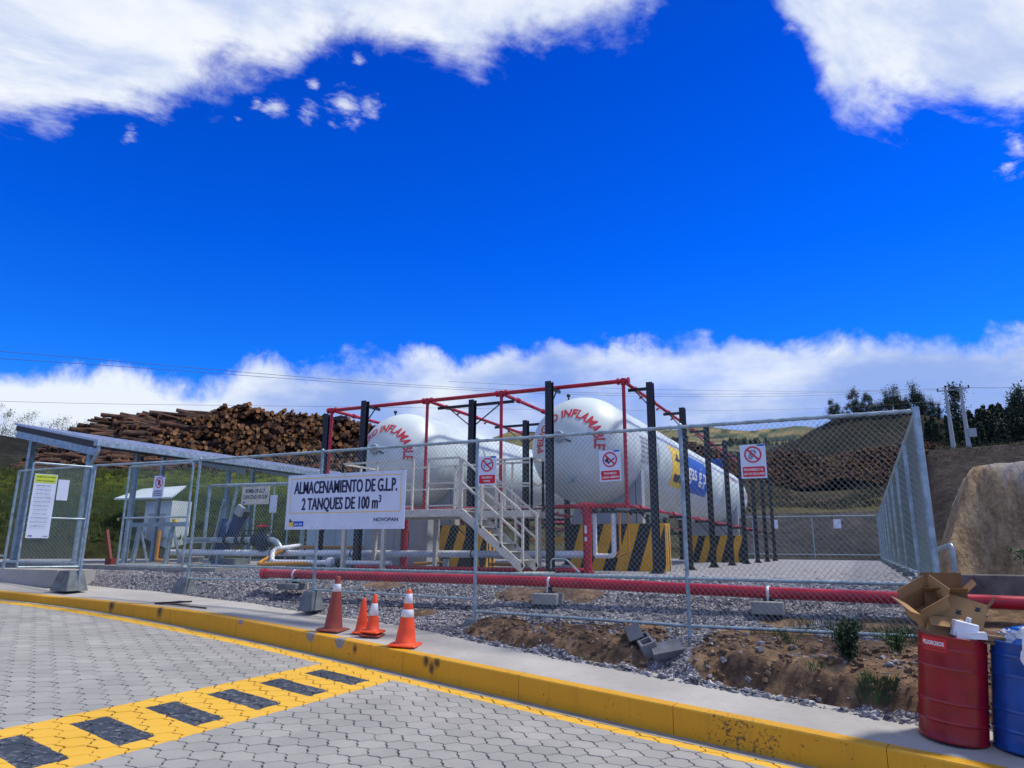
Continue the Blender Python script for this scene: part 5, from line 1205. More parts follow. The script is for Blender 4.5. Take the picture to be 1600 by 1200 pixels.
MB().lathe([(.165, -.02), (.19, 0), (.165, .02), (.145, 0), (.165, -.02)], (-14.85, 14.6, 1.06), 20, cap=False, rot=None).beam((-15.01, 14.6, 1.06), (-14.69, 14.6, 1.06), .03, .03).beam((-14.85, 14.44, 1.06), (-14.85, 14.76, 1.06), .03, .03).tube((-14.85, 14.6, 1.0), (-14.85, 14.6, 1.13), .05, 10).build('handwheel', signred, g)
MB().tube((-16.0, 14.45, .93), (-13.9, 14.5, .98), .014, 6).build('lever', darkiron, g)
g = empty('pipe_gantry', (-16.5, 14.9, 0), 'galvanised pipe frame standing over the pumps', 'pipework')
MB().path([(-17.45, 14.9, .1), (-17.45, 14.9, 2.28), (-13.0, 14.9, 2.22)], .05, 10, bend=.1).tube((-16.55, 14.9, .9), (-16.3, 14.9, 2.25), .045, 10).build('pipe', galv, g)
MB().beam((-16.9, 14.7, .1), (-16.55, 14.7, 1.85), .10, .05).box((-16.9, 14.7, .06), (.4, .3, .03)).build('strut', galv, g)
for x in (-15.6, -14.9, -14.3): MB().tube((x, 14.95, .1), (x, 14.95, 2.2), .025, 8).build('upright', galv, g)
o = MB()
for k in range(4): o.box((-16.6+k*.12, 13.6, .16), (.08, .3, .12))
o.box((-16.4, 13.6, .08), (.6, .34, .03)).box((-16.4, 13.6, .235), (.6, .34, .03)); o = o.build('pallet', concrete); tag(o, 'pale slotted pallet on the slab behind the fence left end', 'pallet')
g = empty('galvanised_pipe_bend', (1.1, 12.2, 0), 'short bent galvanised pipe behind the right fence corner', 'pipe')
MB().path([(1.0, 13.3, .52), (1.13, 12.1, .60), (1.13, 12.1, .22)], .035, 10, bend=.08).build('pipe', galv, g)
# ================================================================ SIDEWALK OBJECTS
def zside(X, Y):
    y0 = yk(X)+.150; yi = interp(TI, X)+.12; s_ = max(0, min(1, (Y-y0)/(yi-y0))); z0 = zroad(X)+kh(X)+.002
    return z0*(1-s_)+zin(X)*s_
CONEC = [orangecone, browncone, reflw]
def cone(x, y, h, rot, body, bands, label, stacked=False, bw=None, rb=None):
    z0 = zside(x, y)+.004; g = empty('traffic_cone', (x, y, z0), label, 'cone', 'traffic cones on the kerb'); bw = bw or h*.40; rb = rb or h*.20
    Rm = Matrix.Rotation(rot, 3, 'Z')
    z = z0
    if stacked:
        mb = MB(); mb.box((x+.01, y-.01, z0+.018), (bw*1.0, bw*1.0, .036), rot=Matrix.Rotation(rot+.12, 3, 'Z'), bev=.015); o = mb.build('lower_base', browncone, g); z = z0+.055
    MB().box((x, y, z+.018), (bw, bw, .036), rot=Rm, bev=.016).build('base', body, g)
    rt = h*.035+.008; zb = z+.03
    def rad_(f): return rb*(1-f)+rt*f
    hh = h-.03; edges = sorted(set([0]+[v for b_ in bands for v in b_]+[1.0]))
    mb = MB(); mb.lathe([(rad_(0)*1.12, -.004), (rad_(0)*1.04, .012)]+[(rad_(f), hh*f) for f in (.03, .25, .5, .75, .97)]+[(rt*.8, hh*.993), (rt*.45, hh), (0, hh*.985)], (x, y, zb), 28); cb = mb.build('cone_body', body, g); g.rotation_euler = (0, .05, 0)
    for (a, b_) in bands:
        MB().lathe([(rad_(a)+.0005, hh*a), (rad_(a)+.0025, hh*a+.002), (rad_(b_)+.0025, hh*b_-.002), (rad_(b_)+.0005, hh*b_)], (x, y, zb), 28, cap=False).build('reflective_band', reflw, g)
    return g
cone(-7.87, 9.43, .86, .15, browncone, [(.705, .85)], 'faded brown cone with one white band, leftmost on the kerb', bw=.41, rb=.15)
cone(-7.33, 9.47, .545, .5, orangecone, [], 'plain orange cone without any band, second from the left', bw=.27, rb=.105)
cone(-7.05, 9.38, .575, .2, orangecone, [(.42, .75)], 'small orange cone with one white band on top of another cone base', True, bw=.33, rb=.105)
cone(-6.20, 9.06, .80, .3, orangecone, [(.49, .63), (.74, .92)], 'tall orange cone with two white bands, rightmost on the kerb', bw=.42, rb=.155)
# drums
def drum(x, y, body, label):
    z0 = zside(x, y)-.005; g = empty('steel_drum', (x, y, z0), label, 'drum', 'open steel drums on the sidewalk'); r_ = .281; h = .92
    pr = [(r_-.02, .0), (r_+.004, .004), (r_+.006, .02), (r_, .035)]
    for zz in (.27*h, .48*h+.0, .68*h, .84*h): pass
    for zc in (.19*h, .37*h, .69*h, .87*h):
        pr += [(r_, zc-.02), (r_+.001, zc-.012), (r_+.009, zc-.004), (r_+.009, zc+.003), (r_+.001, zc+.011), (r_, zc+.02)]
    pr += [(r_, h-.02), (r_+.007, h-.012), (r_+.008, h), (r_-.004, h+.002), (r_-.008, h-.02), (r_-.008, .06), (0, .05)]
    vs = MB().lathe(pr, (x, y, z0), 56); vs.build('drum_shell', body, g); g.rotation_euler = (0, .10, 0)
    return g, z0
DX, DY = .57, 8.15
gd, zd = drum(DX, DY, drumred, 'red steel drum overflowing with cardboard boxes at the sidewalk edge')
# label wrapped on the drum
vs0, fs0 = text_geo('PELIGROSOS', 1, 1, .03); w0, c0 = text_width('PELIGROSOS', .03)
mb = MB(); n_ = 10; a0_, a1_ = R(-152), R(-103); vsr = []
for i in range(n_+1):
    a = a0_+(a1_-a0_)*i/n_
    for z in (.775, .902): vsr.append((DX+.2865*math.cos(a), DY+.2865*math.sin(a), zd+z))
mb.add(vsr, [[2*i, 2*i+2, 2*i+3, 2*i+1] for i in range(n_)], 0, True)
vs = []
for (x, y) in vs0:
    a = (a0_+a1_)/2+(x-c0)/w0*(a1_-a0_)*.82; vs.append((DX+.2895*math.cos(a), DY+.2895*math.sin(a), zd+.83+y*.05))
mb.add(vs, fs0, 1); mb.build('drum_label', [mat('label_red', (.62, .02, .025), .4), textwhite], gd)
BX, BY = 1.155, 8.13
gb, zb_ = drum(BX, BY, drumblue, 'blue steel drum with a plastic bag at the right edge of the photo')
def carton(c, sz, yaw, pitch_, roll, name, label, flaps=(), th=.006, mats=(cardb, cardb2)):
    """an open cardboard box with real walls; flaps = list of (side, angle)"""
    Rm = Matrix.Rotation(yaw, 3, 'Z') @ Matrix.Rotation(pitch_, 3, 'Y') @ Matrix.Rotation(roll, 3, 'X'); c = V(*c)
    g = empty(name, tuple(c), label, 'cardboard box', 'cardboard boxes in the red drum'); w, d_, h = sz
    mb = MB()
    def bx(cc, s_, m_=0, r2=None):
        rr_ = Rm if r2 is None else Rm @ r2; mb.box(c+Rm @ V(*cc), s_, m_, rot=rr_)
    bx((0, 0, -h/2), (w, d_, th)); bx((-w/2, 0, 0), (th, d_, h), 0); bx((w/2, 0, 0), (th, d_, h), 0); bx((0, -d_/2, 0), (w, th, h)); bx((0, d_/2, 0), (w, th, h))
    mb.build('box_walls', list(mats), g)
    for (side_, ang, fl) in flaps:
        mb = MB(); s_ = {'-x': (-1, 0), '+x': (1, 0), '-y': (0, -1), '+y': (0, 1)}[side_]
        base = V(s_[0]*w/2, s_[1]*d_/2, h/2)
        if s_[0]:
            ax = 'Y'; r2 = Matrix.Rotation(ang*s_[0], 3, ax); off = r2 @ V(0, 0, fl/2); sz_ = (th, d_, fl)
        else:
            ax = 'X'; r2 = Matrix.Rotation(-ang*s_[1], 3, ax); off = r2 @ V(0, 0, fl/2); sz_ = (w, th, fl)
        mb.box(c+Rm @ (base+off), sz_, 0, rot=Rm @ r2); mb.build('flap', mats[0], g)
    return g, Rm, c
zt_ = zd+.92
g, Rm, c = carton((DX+.088-.08, DY+.02, zt_+.0), (.30, .26, .30), .25, .10, -.10, 'cardboard_box', 'upright box with closed front standing lowest in the red drum', [('-y', 2.4, .12), ('+x', 1.2, .14)])
g, Rm, c = carton((DX+.088+.11, DY+.10, zt_+.18), (.38, .24, .26), -.10, .30, -.35, 'cardboard_box', 'tan box with small torn holes lying tilted on the right of the pile', [('+x', .4, .12)])
for (u, w_) in ((.12, .06), (-.02, -.02)):
    mb = MB(); mb.add([c+Rm @ V(u+a*.028, -.126, w_+b_*.028) for a, b_ in ((-1, -.6), (-.2, -1), (1, -.5), (.5, .1), (.9, .9), (-.1, .5), (-.9, .8), (-.5, 0))], [list(range(8))]); mb.build('torn_hole', darkiron, g)
g, Rm, c = carton((DX+.088-.17, DY+.02, zt_+.24), (.30, .27, .20), .35, -.50, .55, 'cardboard_box', 'open box tipped to the left with flaps spread on the pile', [('-x', .7, .12), ('-y', .5, .11), ('+y', .2, .11), ('+x', .5, .11)], mats=(cardb, cardb))
g, Rm, c = carton((DX+.088+.0, DY+.18, zt_+.32), (.36, .20, .17), .05, .0, .2, 'cardboard_box', 'dark brown box at the back and top of the pile', [('-y', 1.0, .12), ('+y', .2, .14), ('+x', .8, .12)], mats=(cardb2, cardb2))
o = MB().box((DX+.088+.10, DY-.16, zt_+.06), (.20, .11, .15), rot=Matrix.Rotation(.2, 3, 'Z') @ Matrix.Rotation(.25, 3, 'Y'), bev=.01).box((DX+.088+.14, DY-.18, zt_+.02), (.24, .12, .06), rot=Matrix.Rotation(.1, 3, 'Z')).tube((DX+.088+.13, DY-.16, zt_+.12), (DX+.088+.15, DY-.17, zt_+.17), .022, 8).build('foam_carton', whitebag); tag(o, 'crumpled white carton on the front rim of the red drum', 'carton')
for k, (dz, a) in enumerate([(0, .2), (.028, .35), (.056, .1)]):
    o = MB().box((BX+.088-.22, BY-.05, zb_+.90+dz), (.34, .10, .022), rot=Matrix.Rotation(a, 3, 'Z') @ Matrix.Rotation(.12, 3, 'Y')).build('wood_offcut', wood); tag(o, ['lowest', 'middle', 'topmost'][k]+' wooden offcut stacked on the rim of the blue drum', 'wood piece', 'wood offcuts on the blue drum')
def bag(c, sz, seed, name, label, mats, fall=None):
    r_ = random.Random(seed); vs = []; fs = []; nu, nv = 30, 18; mi = []
    for i in range(nv+1):
        th = math.pi*i/nv
        for j in range(nu):
            ph = 2*math.pi*j/nu; dd = 1+.30*MN.fractal(Vector((math.cos(ph)*1.6*math.sin(th)+seed, math.sin(ph)*1.6*math.sin(th), math.cos(th)*1.6)), .8, 2.2, 5)+.10*math.sin(ph*7+th*3)
            x, y, z = sz[0]*math.sin(th)*math.cos(ph)*dd, sz[1]*math.sin(th)*math.sin(ph)*dd, sz[2]*math.cos(th)*dd
            if fall and x > fall[0]: z -= (x-fall[0])*fall[1]
            vs.append((c[0]+x, c[1]+y, c[2]+z))
    for i in range(nv):
        for j in range(nu): fs.append([i*nu+j, (i+1)*nu+j, (i+1)*nu+(j+1) % nu, i*nu+(j+1) % nu])
    mi = [1 if MN.noise(Vector(vs[f[0]])*7+Vector((seed, 0, 0))) > .22 else 0 for f in fs]
    o = link(name, raw_mesh(name, vs, fs, mats, mi, False)); return tag(o, label, 'bag')
bag((BX+.138, BY-.08, zb_+.95), (.24, .22, .14), 3, 'plastic_bag', 'crumpled blue and white plastic bag filling the blue drum', [bluebag, whitebag], (-.1, .1))
bag((BX+.06, BY-.335, zb_+.84), (.07, .05, .16), 9, 'plastic_bag', 'white tail of plastic hanging over the front of the blue drum', [whitebag, whitebag])
# cinder blocks
def cinder(c, rot, label):
    mb = MB(); L, w, h, th = .39, .19, .19, .03; c = V(*c)
    def b_(cc, s_): mb.box(c+rot @ V(*cc), s_, rot=rot)
    b_((0, -w/2+th/2, 0), (L, th, h)); b_((0, w/2-th/2, 0), (L, th, h))
    for x in (-L/2+th/2, 0, L/2-th/2): b_((x, 0, 0), (th, w-2*th-.002, h-.002))
    b_((0, 0, -h/2+.012), (L-2*th, w-2*th, .02))
    o = mb.build('cinder_block', blockc); return tag(o, label, 'cinder block', 'fallen cinder blocks')
RZ = lambda a: Matrix.Rotation(a, 3, 'Z'); RX = lambda a: Matrix.Rotation(a, 3, 'X'); RY = lambda a: Matrix.Rotation(a, 3, 'Y')
cinder((-2.90, 9.62, -.60), RZ(-1.15) @ RX(.35) @ RY(-.25), 'upper left of the three fallen cinder blocks on the bank')
cinder((-2.70, 9.50, -.72), RZ(-1.10) @ RX(.35) @ RY(.25), 'middle one of the three fallen cinder blocks')
cinder((-2.42, 9.46, -.78), RZ(.22) @ RX(-.9) @ RY(-.30), 'long sided cinder block lying lowest beside the fence post')
o = MB().beam((-12.75, 9.98, zside(-12.7, 9.98)+.03), (-11.4, 9.95, zside(-11.4, 9.95)+.015), .03, .02).beam((-12.9, 10.0, zside(-12.9, 10)+.02), (-12.2, 10.25, zside(-12.2, 10.25)+.05), .09, .03).build('wood_strip', darkwood); tag(o, 'thin dark wooden strips lying on the sidewalk left of the cones', 'wood piece')
# loose cable on the gravel
P = [(x, 10.9+.10*math.sin(x*.9)+.04*math.sin(x*2.7), bankz(x, 10.9)+.03) for x in np.arange(-10.8, -3.4, .2)]
o = MB().path(P, .008, 6).build('loose_cable', blackpaint); tag(o, 'thin dark cable lying along the gravel in front of the red pipe', 'cable')
# ================================================================ PLANTS
def leafmesh(pts, size, seed, aspect=.45, droop=0):
    r_ = np.random.RandomState(seed); n_ = len(pts); P = np.array(pts)
    a = r_.normal(size=(n_, 3)); a /= np.linalg.norm(a, axis=1)[:, None]; b_ = np.cross(a, r_.normal(size=(n_, 3))); b_ /= np.linalg.norm(b_, axis=1)[:, None]
    s_ = (size*r_.uniform(.6, 1.3, n_))[:, None]; a = a*s_; b_ = b_*s_*aspect
    v = np.concatenate([P-a*.5, P+b_*.5, P+a*.5, P-b_*.5], axis=1).reshape(-1, 3); f = np.arange(n_*4).reshape(-1, 4)
    return v.tolist(), f.tolist()
def weed(x, y, h, spread, nst, leaf, seed, mat_, label, cat='plant', lean=0):
    r_ = random.Random(seed); z0 = bankz(x, y)-.02; g = empty('weed_plant', (x, y, z0), label, cat, 'plants on the earth bank'); pts = []; mb = MB()
    for k in range(nst):
        a = r_.uniform(0, 6.28); rr_ = spread*r_.uniform(.15, 1); hh = h*r_.uniform(.55, 1)
        tip = V(x+math.cos(a)*rr_, y+math.sin(a)*rr_*.6, z0+hh); base = V(x+math.cos(a)*rr_*.15, y+math.sin(a)*rr_*.15, z0); midp = (base+tip)/2+V(math.cos(a)*rr_*-.15, 0, hh*.08)
        mb.path([base, midp, tip], .004, 4)
        for q in range(int(hh/leaf*6)):
            t_ = r_.uniform(.12, 1); p_ = base*(1-t_)**2+midp*2*t_*(1-t_)+tip*t_*t_; pts.append((p_.x+r_.gauss(0, leaf*.7), p_.y+r_.gauss(0, leaf*.7), p_.z+r_.gauss(0, leaf*.5)))
    mb.build('stem', mat_, g)
    v, f = leafmesh(pts, leaf, seed); m2 = MB(); m2.add(v, f); m2.build('leaves', mat_, g)
def grass(x, y, h, spread, nb, seed, label, mat_=leafgreen):
    r_ = random.Random(seed); mb = MB(); z0 = bankz(x, y)
    for k in range(nb):
        a = r_.uniform(0, 6.28); rr_ = spread*math.sqrt(r_.random()); bx_, by_ = x+math.cos(a)*rr_, y+math.sin(a)*rr_*.5; zz = bankz(bx_, by_)-.01
        hh = h*r_.uniform(.4, 1); dx = math.cos(a)*hh*r_.uniform(.1, .7); dy = r_.gauss(0, .2)*hh-.1*hh; w = .003
        mb.add([(bx_-w, by_, zz), (bx_+w, by_, zz), (bx_+dx*.4+w*.7, by_+dy*.4, zz+hh*.6), (bx_+dx*.4-w*.7, by_+dy*.4, zz+hh*.6), (bx_+dx, by_+dy, zz+hh)], [[0, 1, 2, 3], [3, 2, 4]])
    o = mb.build('grass_tuft', mat_); tag(o, label, 'grass tuft', 'grass tufts on the earth bank')
weed(-.28, 9.15, .50, .20, 40, .045, 3, leafbush, 'dark green leafy bush growing through the lower fence rail')
weed(-.95, 9.9, .22, .25, 9, .025, 5, leafgreen, 'thin straggly weed left of the dark bush')
weed(.22, 9.8, .30, .22, 16, .03, 8, leafgreen, 'bright green weed beside the red drum under the rail')
weed(2.35, 12.6, .7, .5, 24, .06, 12, leafgreen, 'bright green plant at the foot of the tan mound')
grass(-.02, 8.62, .13, .20, 420, 4, 'green grass tuft at the sidewalk edge left of the red drum')
grass(-.62, 8.9, .10, .10, 60, 6, 'tiny grass tuft in the gravel at the sidewalk edge')
grass(-3.55, 9.35, .09, .09, 50, 7, 'tiny green tuft at the foot of the left earth lump')
grass(-.6, 10.75, .16, .5, 200, 9, 'sparse green grass behind the lower fence rail')
grass(.55, 10.5, .20, .6, 420, 10, 'long green grass behind the red drum')
grass(2.2, 10.3, .22, .7, 420, 11, 'green grass between the drums and the low wall')
grass(-1.25, 10.35, .12, .25, 90, 13, 'pale dry tuft on top of the bank', mat('dry_grass', (.16, .15, .06), .8))
grass(-16.9, 10.3, .10, .22, 60, 14, 'small green tuft at the foot of the gate footing')
def areaE(r_):
    X = r_.uniform(-6.0, 1.4); return X, interp(TI, X)+r_.uniform(.1, 1.6)
Ve, Fe, Me = stones(1300, areaE, .015, .085, 23, lambda X, Y: .9 if soilw(X, Y) > .5 else 0)
link('earth_clods', raw_mesh('earth_clods', Ve, Fe, [mat('clod_brown', (.20, .13, .08), .95), mat('clod_dark', (.11, .07, .05), .95), gm[0], mat('clod_tan', (.30, .21, .13), .95)], Me), label='brown clods and odd stones scattered over the worn earth bank', cat='clods', kind='stuff')
# ================================================================ LOGS
def log_geo(L, r0, r1, nn=9, seed=0, bend=.03):
    r_ = random.Random(seed); rings_ = 4; vs = []; fs = []; mi = []
    bx_, by_ = r_.uniform(-bend, bend)*L, r_.uniform(-bend, bend)*L
    for i in range(rings_):
        t_ = i/(rings_-1); rr_ = r0*(1-t_)+r1*t_; off = math.sin(math.pi*t_)
        for j in range(nn):
            a = 2*math.pi*j/nn; q = rr_*(1+.07*math.sin(3*a+seed)); vs.append(((t_-.5)*L, q*math.cos(a)+bx_*off, q*math.sin(a)+by_*off))
    for i in range(rings_-1):
        for j in range(nn): fs.append([i*nn+j, i*nn+(j+1) % nn, (i+1)*nn+(j+1) % nn, (i+1)*nn+j]); mi.append(0)
    fs.append(list(range(nn))[::-1]); mi.append(1); fs.append([(rings_-1)*nn+j for j in range(nn)]); mi.append(1)
    return vs, fs, mi
def orient(view_az, yaw, pitch_):
    # log axis x: yaw 0 = pointing towards the camera along the line of sight
    d_ = V(-math.sin(view_az), -math.cos(view_az), 0); d_ = RZ(yaw) @ d_; d_ = (d_+V(0, 0, math.tan(pitch_))).normalized()
    u = V(0, 0, 1); y = u.cross(d_).normalized(); z = d_.cross(y); return Matrix((d_, y, z)).transposed()
topL = [(62, 737), (90, 716), (120, 697), (140, 686), (165, 668), (200, 655), (260, 652), (320, 646), (345, 640), (375, 637), (400, 646), (450, 650), (500, 655), (540, 660), (575, 668), (630, 690), (700, 715), (780, 740)]
botL = [(60, 742), (300, 737), (450, 744), (560, 758), (650, 775), (800, 790)]
def tb(T, x): return float(np.interp(x, [p[0] for p in T], [p[1] for p in T]))
rl = random.Random(21)
protos = []
ends = [endA, endB, endC, endA, endB, endA, endC, endB]
barks = [bark, barkred, bark, bark, barkred, bark, bark, barkred]
for k in range(8):
    vs, fs, mi = log_geo(rl.uniform(3.0, 4.4), 1.0, .86, 10, k, .02)
    # unit radius scaled afterwards
    vs = [(v[0], v[1]*(.115+.028*(k % 4)), v[2]*(.115+.028*(k % 4))) for v in vs]
    protos.append(raw_mesh('log', vs, fs, [barks[k], ends[k]], mi))
cand = []
for k in range(6800):
    px = rl.uniform(66, 760) if rl.random() < .9 else rl.uniform(330, 560); yt, yb_ = tb(topL, px), tb(botL, px)
    f = rl.random(); y = yb_+(yt-yb_)*f; r_ = 49.0+f*6.5+rl.uniform(-.35, .5)
    a, e = azel(px, y); z = .5+math.tan(e)*r_
    pn = MN.noise(Vector((px/45, y/14, 3)))
    if px < 330: side_ = (pn > -.28) if px < 280 else (pn > .05)
    else: side_ = pn > .34
    if side_: yaw = math.pi/2+rl.gauss(0, .22); pit = rl.gauss(.03, .08)
    else: yaw = rl.gauss(.15, .16); pit = rl.gauss(0, .05)
    cand.append((px, y, r_, a, z, yaw, pit, side_))
cand.sort(key=lambda q: q[2]-6.5*((tb(botL, q[0])-q[1])/(tb(botL, q[0])-tb(topL, q[0]))))
cand_i = [q for q in cand if 80 < q[0] < 565][:300]; ids = set(id(q) for q in cand_i)
for k, q in enumerate(cand_i):
    o = bpy.data.objects.new('cut_log', protos[k % 8]); COL.objects.link(o)
    x, y_, z = polar(q[3], q[2]-.45, q[4]); o.matrix_world = Matrix.Translation((x, y_, z)) @ orient(q[3], q[5], q[6]).to_4x4()
    tag(o, 'brown cut log in the front of the big log pile on the grassy rise', 'log', 'cut logs in the large pile')
def heap(name, items, label, nn=7):
    vs = []; fs = []; mi = []
    for k, q in enumerate(items):
        L = rl.uniform(2.2, 3.6)*q[8]; r_ = rl.choice([.08, .10, .12, .14, .18])*q[8]; v, f, m_ = log_geo(L, r_, r_*.85, nn, k, .02)
        Rm = orient(q[3], q[5], q[6]); c = V(*polar(q[3], q[2], q[4])); o = len(vs)
        vs += [tuple(Rm @ V(*p_)+c) for p_ in v]; fs += [[i+o for i in g_] for g_ in f]
        b_ = rl.choice([0, 0, 1]); e_ = rl.choice([2, 2, 3, 4]); mi += [b_ if z_ == 0 else e_ for z_ in m_]
    return link(name, raw_mesh(name, vs, fs, [bark, barkred, endA, endB, endC], mi), label=label, cat='logs', kind='stuff')
heap('log_pile', [(*q, 1.0) for q in cand if id(q) not in ids], 'mass of stacked brown logs behind the pump shelter and the left tank')
# added dark core sheet inside the pile, filling the gaps between logs
def backing(name, topT, botT, ra, rb_, x0, x1, step, drop, label):
    vs = []; cols_ = list(np.arange(x0, x1+1, step))
    for px in cols_:
        yt, yb_ = tb(topT, px)+drop, tb(botT, px)
        for (f, r_) in ((-.3, ra+.8), (0, ra+.8), (.5, (ra+rb_)/2+1.0), (1, rb_+1.0), (1, rb_+6), (-.3, rb_+8)):
            y = yb_+(yt-yb_)*f; a, e = azel(px, y)
            if f == 1 and r_ > rb_+2: a, e = azel(px, y); z = .5+math.tan(e)*(rb_+1.0)
            else: z = .5+math.tan(e)*r_
            vs.append(polar(a, r_, z))
    n6 = 6; fs = [[i*n6+j, (i+1)*n6+j, (i+1)*n6+j+1, i*n6+j+1] for i in range(len(cols_)-1) for j in range(n6-1)]
    return link(name, raw_mesh(name, vs, fs, bark), label=label, cat='logs', kind='stuff')
backing('log_pile_backing', topL, botL, 49, 55.5, 70, 760, 10, 5, 'added dark backing sheet inside the big log pile on the rise')
topR = [(1060, 684), (1080, 694), (1110, 706), (1150, 714), (1190, 713), (1215, 706), (1240, 705), (1270, 712), (1292, 722), (1315, 712), (1345, 704), (1380, 700), (1445, 692)]
botR = [(1060, 745), (1190, 756), (1240, 764), (1275, 762), (1300, 748), (1340, 752), (1380, 757), (1445, 745)]
items = []
for k in range(4200):
    px = rl.uniform(1055, 1445); yt, yb_ = tb(topR, px), tb(botR, px); f = rl.random(); y = yb_+(yt-yb_)*f; r_ = 88+f*6+rl.uniform(-.4, .6); a, e = azel(px, y)
    items.append((px, y, r_, a, .5+math.tan(e)*r_, rl.gauss(.1, .25) if rl.random() < .8 else 1.57+rl.gauss(0, .3), rl.gauss(0, .06), False, 1.05))
heap('log_pile', items, 'distant long stack of cut logs below the dark hill beyond the far fence', 6)
backing('log_pile_backing', topR, botR, 88.3, 94.5, 1055, 1445, 8, 3, 'added dark backing sheet inside the distant log stack')
# blue container by the far logs
a, e = azel(1117, 723); x, y_, z = polar(a, 82, .5+math.tan(azel(1117, 730)[1])*82)
o = MB().box((x, y_, z+.3), (1.5, 2.0, 1.0), rot=RZ(-a), bev=.03).box((x, y_, z-.5), (1.4, 1.9, .6), 1, rot=RZ(-a)).build('blue_container', [blueplastic, greybox]); tag(o, 'small bright blue container in front of the distant log stack', 'container')
# ================================================================ TREES
def crown_tree(kind, H, seed):
    r_ = random.Random(seed); pts = []; mb = MB(); limbs = []
    if kind == 'conifer':
        for k in range(26):
            t_ = .12+.86*k/26; rr_ = H*.17*(1-t_)**.75*r_.uniform(.7, 1.25)+.1
            for q in range(4):
                a = r_.uniform(0, 6.28)
                tip = (math.cos(a)*rr_, math.sin(a)*rr_, H*t_-rr_*.25); limbs.append(((0, 0, H*t_), tip))
                for w in range(16):
                    s_ = r_.uniform(.25, 1.05); pts.append((tip[0]*s_+r_.gauss(0, .10*rr_+.05), tip[1]*s_+r_.gauss(0, .10*rr_+.05), H*t_-rr_*.25*s_+r_.gauss(0, H*.018)))
        leaf = H*.050
    elif kind == 'eucalyptus':
        n_ = r_.randint(15, 20)
        for k in range(n_):
            t_ = r_.uniform(.25, .98); a = r_.uniform(0, 6.28); rr_ = H*r_.uniform(.03, .19)*(1.15-t_*.6); c_ = (math.cos(a)*rr_, math.sin(a)*rr_, H*t_); limbs.append(((0, 0, H*(t_-.14)), c_)); s_ = H*r_.uniform(.035, .075)
            for w in range(150): pts.append((c_[0]+r_.gauss(0, s_), c_[1]+r_.gauss(0, s_), c_[2]+r_.gauss(0, s_*1.15)))
        leaf = H*.036
    else:
        for k in range(16):
            a = r_.uniform(0, 6.28); rr_ = H*r_.uniform(.1, .45); c_ = (math.cos(a)*rr_, math.sin(a)*rr_, H*r_.uniform(.3, .95)); limbs.append(((0, 0, H*.08), c_)); s_ = H*.055
            for w in range(60): pts.append((c_[0]+r_.gauss(0, s_), c_[1]+r_.gauss(0, s_), c_[2]+r_.gauss(0, s_)))
        leaf = H*.030
    v, f = leafmesh(pts, leaf, seed, .55)
    tm = MB()
    if kind != 'shrub': tm.tube((0, 0, -.8), (0, 0, H*.96), H*.016, 7, r1=H*.003)
    for (a_2, b_2) in limbs: tm.tube(a_2, b_2, H*.005, 4, r1=H*.0015, caps=False)
    return (v, f), tm
def tree_proto(kind, H, seed, leafm, name):
    (v, f), tm = crown_tree(kind, H, seed)
    e = bpy.data.objects.new(name, None); COL.objects.link(e)
    tm.build('trunk', trunkm, e); m2 = MB(); m2.add(v, f); m2.build('crown', leafm, e)
    return e
PR = {'conifer': [tree_proto('conifer', 8, 100+i, leafdark, 'conifer_tree') for i in range(4)],
      'eucalyptus': [tree_proto('eucalyptus', 8, 200+i, leafmid if i % 2 else leafdark, 'eucalyptus_tree') for i in range(5)],
      'shrub': [tree_proto('shrub', 2.4, 300+i, leafpale, 'sparse_shrub') for i in range(3)]}
used = {}
def plant(kind, px, ytop, r_, ybase=None, label='', group='', name=None, extra=.6):
    a, e = azel(px, ytop); zt = .5+math.tan(e)*r_; zb2 = terrain_z(a, r_) if ybase is None else .5+math.tan(azel(px, ybase)[1])*r_
    H = max(1.5, zt-zb2+extra); i = rl.randrange(len(PR[kind])); base = PR[kind][i]
    if base.name in used: o = copy_tree(base)
    else: o = base; used[base.name] = 1
    H0 = 2.4 if kind == 'shrub' else 8.0; s_ = H/H0; o.location = polar(a, r_, zt-H); wk = 1.45 if kind == 'conifer' else 1.05; o.scale = (s_*wk*rl.uniform(.85, 1.15), s_*wk*rl.uniform(.85, 1.15), s_); o.rotation_euler = (0, 0, rl.uniform(0, 6.28))
    tag(o, label, 'tree' if kind != 'shrub' else 'shrub', group)
for (px, yt) in [(8, 634), (52, 642), (100, 650), (125, 660), (-30, 640)]:
    plant('shrub', px, yt, 62, 688 if px < 90 else 706, {8: 'thin pale shrub on the dark rise, nearest the left edge', 52: 'thin pale shrub on the dark rise between two taller ones', 100: 'pale leafy shrub on the dark rise above the shelter roof', 125: 'small pale shrub on the dark rise next to the log pile', -30: 'pale shrub just outside the left edge of the view'}[px], 'shrubs on the left skyline')
for (px, yt) in [(1296, 626), (1306, 630), (1331, 608), (1339, 622), (1350, 614), (1361, 620), (1370, 628), (1382, 610), (1394, 604), (1403, 618), (1413, 620), (1424, 600), (1434, 612), (1441, 622), (1453, 622), (1466, 630), (1300, 634), (1316, 640), (1324, 630), (1335, 630), (1345, 628), (1356, 632), (1366, 632), (1376, 626), (1388, 622), (1399, 628), (1408, 628), (1418, 626), (1429, 622), (1438, 630), (1447, 634), (1460, 636)]:
    plant('eucalyptus', px, yt, 133+rl.uniform(-3, 4), None, 'dark open crowned eucalyptus on the ridge line right of centre', 'eucalyptus trees on the ridge')
